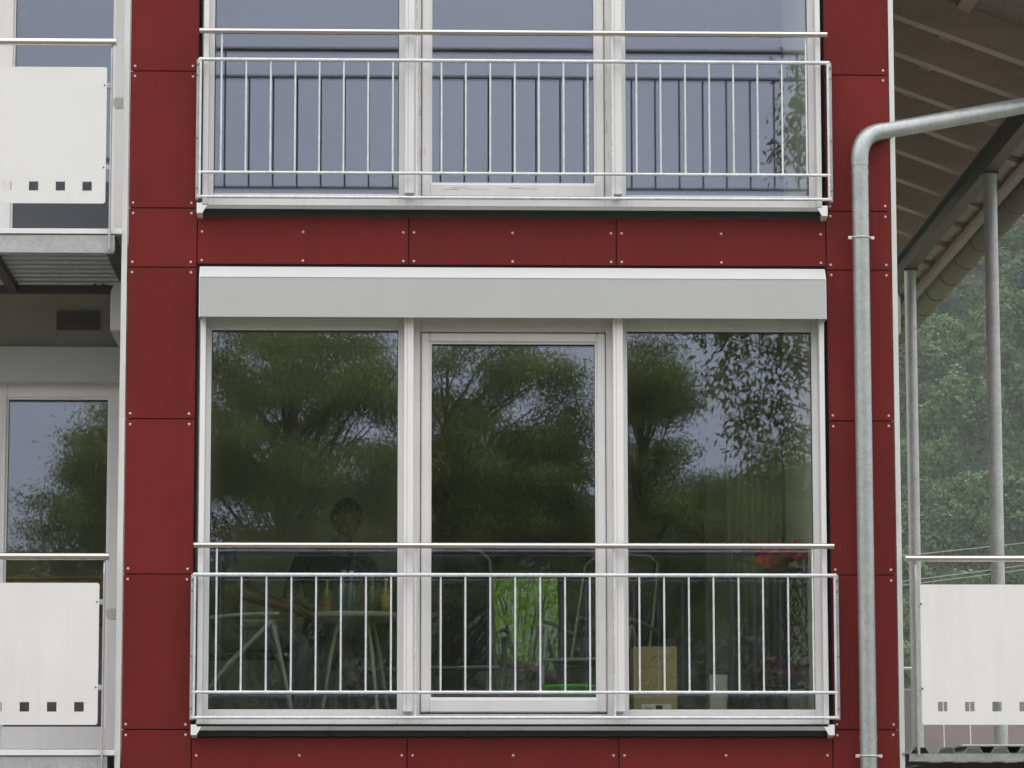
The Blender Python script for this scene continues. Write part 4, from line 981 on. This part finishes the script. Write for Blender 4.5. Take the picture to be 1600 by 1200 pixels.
for k in range(11):
    s0 = random.uniform(-.02, .04); amp = random.uniform(.03, .075); ph = random.uniform(0, 6); Ld = random.uniform(.35, .78); pts = []
    for i in range(14):
        t = i/13; pts.append((s0 + amp*math.sin(ph+t*5.2)*(.4+t) + .012*math.sin(t*17+k), random.uniform(-.004, .004)+.02*math.sin(k*2+t*3), .06*math.sin(math.pi*min(1, t*3)) - Ld*t))
    MB().tube(pts, .0034, 5).build('stem', M_LEAF_D, Vn)
    C, D, L_, W_ = clump_leaves([pts[j] for j in (3, 6, 9, 12)], 2, (.014,.01,.014), .5, .05, .026); meshobj('leaves', leaf_mesh('leaves', C, D, L_, W_), M_LEAF_D, Vn)
# cabinet in the recessed room
yk = 3.0; Kb = empty('wooden_cabinet', (PX(125, 900, yk), yk, PZ(80, 1170, 1.6)-.03)); tag(Kb, 'reddish brown wooden cabinet behind the recessed left window', 'cabinet')
M_WOOD = mat('reddish_wood', (.26,.10,.05), .5, 0, .2, 3, stretch=(1,1,10))
MB().box(-.55, .36, 0, .45, .001, 1.16, bev=.006).build('carcass', M_WOOD, Kb); MB().box(-.57, .38, -.02, .46, 1.161, 1.19, bev=.004).build('top', M_WOOD, Kb)
for k in range(2):
    d_ = MB().box(-.53+.44*k, -.10+.44*k, -.018, -.001, .05, 1.1, bev=.004).build('door', M_WOOD, Kb); MB().tube([(-.12+.06*k, -.03, .55), (-.12+.06*k, -.03, .68)], .006, 8).build('handle', M_STEEL, d_)

# ================================================================== people at the table
M_SKIN = mat('skin', (.060,.037,.026), .55, 0, .05, 8); M_SKIND = mat('skin_ruddy', (.075,.030,.025), .55, 0, .05, 8)  # skin tones darkened, the dim silhouette is put into the colour
M_SHIRTD = mat('dark_shirt', (.012,.013,.016), .85, 0, .2, 15); M_SHORTS = mat('dark_shorts', (.05,.042,.035), .9, 0, .2, 15)
M_BLUE = mat('blue_shirt', (.014,.022,.05), .85, 0, .2, 15); M_JEANS = mat('grey_trousers', (.06,.065,.065), .9, 0, .2, 15)
M_HAIR = mat('dark_hair', (.012,.010,.009), .7, 0, .3, 60, .6, 200)
def person(label, J, mats, head_dir, hair=True):
    "J: joint positions; mats: shirt, trousers, skin, shoe, bare_calf(bool)"
    verts = []; edges = []; rad = []; kinds = []
    def av(p, r): verts.append(Vector(p)); rad.append(r); return len(verts)-1
    def chain(start, pts, kind):
        a = start
        for p, r in pts:
            c_ = av(p, r); edges.append((a, c_)); kinds.append(kind); a = c_
        return a
    pel = av(J['pelvis'], (.155, .125)); V = {k: Vector(v) for k, v in J.items()}
    sp = chain(pel, [(V['pelvis'].lerp(V['chest'], .45), (.145, .115)), (V['chest'], (.165, .125))], 'shirt')
    nk = chain(sp, [(V['chest'].lerp(V['neck'], .72), (.10, .085))], 'shirt'); nk = chain(nk, [(V['neck'], (.070, .068)), (V['neck'].lerp(V['head'], .55), (.063, .066))], 'skin')
    for s in 'lr':
        sh, el, wr = V['sh'+s], V['el'+s], V['wr'+s]
        a = chain(sp, [(sh, (.068, .068))], 'shirt'); a = chain(a, [(sh.lerp(el, .5), (.055, .055)), (sh.lerp(el, .8), (.050, .05))], 'shirt'); a = chain(a, [(el, (.043, .043)), (el.lerp(wr, .35), (.043, .043)), (wr, (.028, .026))], 'skin')
        fd = (wr-el).normalized(); side = fd.cross(Vector((0, 0, 1))); side = side.normalized() if side.length > .01 else Vector((1, 0, 0))
        palm = wr + fd*.06; a = chain(a, [(palm, (.036, .018))], 'skin')
        for q, ln_ in ((-.030, .066), (-.010, .078), (.010, .074), (.030, .058)):
            b0 = palm + fd*.022 + side*q; chain(a, [(b0, (.010, .010)), (b0 + fd*ln_*.5 - Vector((0, 0, .010)), (.009, .009)), (b0 + fd*ln_*.88 - Vector((0, 0, .030)), (.008, .008))], 'skin')
        tb = wr + fd*.03 - side*.035; chain(a, [(tb, (.012, .012)), (tb + fd*.045 - side*.012 - Vector((0, 0, .012)), (.010, .010))], 'skin')
        hp_, kn, an = V['hp'+s], V['kn'+s], V['an'+s]
        a = chain(pel, [(hp_, (.095, .095)), (hp_.lerp(kn, .5), (.082, .082)), (kn.lerp(hp_, .12), (.066, .066))], 'trousers')
        lk = 'skin' if mats[4] else 'trousers'
        a = chain(a, [(kn, (.060, .060)), (kn.lerp(an, .35), (.058, .058)), (kn.lerp(an, .8), (.040, .040)), (an, (.038, .038))], lk)
        fw = V['toe'+s] - an; chain(a, [(an + fw*.35 - Vector((0, 0, .03)), (.042, .036)), (V['toe'+s], (.036, .026))], 'shoe')
    me = bpy.data.meshes.new('tmp'); me.from_pydata(verts, edges, []); ob = bpy.data.objects.new('tmp', me); COL.objects.link(ob)
    sk = ob.modifiers.new('s', 'SKIN'); sk.use_smooth_shade = True
    for i, d in enumerate(me.skin_vertices[0].data): d.radius = rad[i]; d.use_root = (i == pel)
    sub = ob.modifiers.new('ss', 'SUBSURF'); sub.levels = 1; sub.render_levels = 1
    dg = bpy.context.evaluated_depsgraph_get(); dg.update(); bm2 = bpy.data.meshes.new_from_object(ob.evaluated_get(dg))
    mb = MB(); vs_ = [v.co.copy() for v in bm2.vertices]; mid = {'shirt': 0, 'trousers': 1, 'skin': 2, 'shoe': 3}
    segs = [(verts[a], verts[c_], mid[k]) for (a, c_), k in zip(edges, kinds)]
    o0 = len(mb.v); mb.v += [tuple(v) for v in vs_]
    for p in bm2.polygons:
        c = p.center; best = min(segs, key=lambda s_: ((s_[0] + (s_[1]-s_[0])*max(0, min(1, (c-s_[0]).dot(s_[1]-s_[0])/max(1e-9, (s_[1]-s_[0]).length_squared)))) - c).length)
        mb.f.append(list(p.vertices)); mb.sm.append(True); mb.mi.append(best[2])
    bpy.data.objects.remove(ob)
    # head, shaped from a ball: brow, nose, chin, ears
    hd = V['head']; fwd = Vector(head_dir).normalized(); rt = fwd.cross(Vector((0, 0, 1))).normalized(); up = rt.cross(fwd)
    def ball(scale, thresh=None, hairball=False):
        vv = []; ff = []; nu, nv = 24, 16
        for j in range(nv+1):
            th = math.pi*j/nv
            for i in range(nu):
                ph = 2*math.pi*i/nu; x, y, z = math.sin(th)*math.cos(ph), math.sin(th)*math.sin(ph), math.cos(th)   # y forward
                px_, py_, pz_ = x*.076, y*.096, z*.118
                if z < -.2: px_ *= 1+.35*(z+.2); 
                if not hairball:
                    if y > .75:
                        if -.28 < z < .06 and abs(x) < .22: py_ += .020*(1-abs(x)/.22)*(1-abs(z+.14)/.2)
                        if .05 < z < .22 and .18 < abs(x) < .5: py_ -= .010
                    if z < -.75 and y > 0: py_ += .014
                    if abs(abs(x)-.97) < .06 and -.25 < z < .2 and -.25 < y < .2: px_ += .014*(1 if x > 0 else -1)
                vv.append(hd + (rt*px_ + fwd*py_ + up*pz_)*scale)
        for j in range(nv):
            for i in range(nu):
                if hairball:
                    th = math.pi*(j+.5)/nv; ph = 2*math.pi*(i+.5)/nu; y, z = math.sin(th)*math.sin(ph), math.cos(th)
                    if z < .46 - .95*(.5-.5*y): continue
                ff.append((j*nu+i, j*nu+(i+1) % nu, (j+1)*nu+(i+1) % nu, (j+1)*nu+i))
        return vv, ff
    vv, ff = ball(1.0); mb.add(vv, ff, True, 2)
    Pn = mb.build('person', [mats[0], mats[1], mats[2], mats[3]], None, fixn=True); tag(Pn, label, 'person')
    if hair:
        vv, ff = ball(1.05, hairball=True); MB().add(vv, ff, True).build('hair', M_HAIR, Pn)
    return Pn
z0 = F1-.012; cx, cy = PX(520, 900, 1.45), 1.45; Vz = lambda x, y, z: (cx+x, cy+y, z0+z)
hx_, hz_ = PX(541, 805, 1.35)-cx, PZ(541, 806, 1.35)-z0
person('seated person in black shirt and dark shorts, bare shins, at the round table', dict(pelvis=Vz(-.02, .08, .53), chest=Vz(.0, .0, .96), neck=Vz(hx_-.03, -.06, 1.13), head=(cx+hx_, 1.35, z0+hz_-.01),
    shl=Vz(.20, -.06, 1.03), ell=Vz(.27, -.16, .77), wrl=Vz(.12, -.36, .72), shr=Vz(-.19, .02, 1.03), elr=Vz(-.27, -.10, .78), wrr=Vz(-.10, -.30, .72),
    hpl=Vz(.09, .05, .50), knl=Vz(.06, -.40, .50), anl=Vz(.20, -.52, .10), toel=Vz(.26, -.68, .045), hpr=Vz(-.11, .05, .50), knr=Vz(-.10, -.38, .50), anr=Vz(-.14, -.36, .10), toer=Vz(-.12, -.54, .045)),
    [M_SHIRTD, M_SHORTS, M_SKIN, M_SHIRTD, True], (.75, -.45, -.10))
M_STOOL = M_SLING
St = empty('stool', (cx-.02, cy+.08, z0)); tag(St, 'dark square stool under the person in the black shirt', 'stool')
MB().box(-.19, .19, -.19, .19, .40, .445, bev=.008).build('seat', M_SLING, St)
for sx_ in (-1, 1):
    for sy_ in (-1, 1): MB().box(sx_*.15-.015, sx_*.15+.015, sy_*.15-.015, sy_*.15+.015, .001, .399).build('leg', M_SLING, St)
cx, cy = spots[0][0]-.10, spots[0][1]+.02
person('seated person in blue top half hidden by the left window frame', dict(pelvis=Vz(-.10, 0, .53), chest=Vz(-.14, 0, .93), neck=Vz(-.12, 0, 1.10), head=(PX(334, 836, cy), cy, PZ(334, 832, cy)),
    shl=Vz(-.12, .19, 1.0), ell=Vz(.04, .25, .78), wrl=Vz(.26, .16, .72), shr=Vz(-.12, -.19, 1.0), elr=Vz(.0, -.24, .76), wrr=Vz(.22, -.14, .70),
    hpl=Vz(-.06, .09, .50), knl=Vz(.34, .10, .50), anl=Vz(.36, .10, .10), toel=Vz(.52, .10, .045), hpr=Vz(-.06, -.09, .50), knr=Vz(.34, -.10, .50), anr=Vz(.32, -.10, .10), toer=Vz(.48, -.11, .045)),
    [M_BLUE, M_JEANS, M_SKIND, M_SHIRTD, False], (1, -.25, -.05))

# ================================================================== misty air
HZ = MB().box(-330, 430, -500, 480, -1.0, 125).build('haze', None)
HZ.data.materials.clear(); Mh = bpy.data.materials.new('misty_air'); Mh.use_nodes = True; t = Mh.node_tree; t.nodes.remove(t.nodes['Principled BSDF'])
pv = t.nodes.new('ShaderNodeVolumePrincipled'); pv.inputs['Color'].default_value = (.90,.95,1,1); pv.inputs['Density'].default_value = .00026; pv.inputs['Anisotropy'].default_value = 0.2
t.links.new(pv.outputs[0], t.nodes['Material Output'].inputs['Volume']); HZ.data.materials.append(Mh); tag(HZ, kind='stuff')
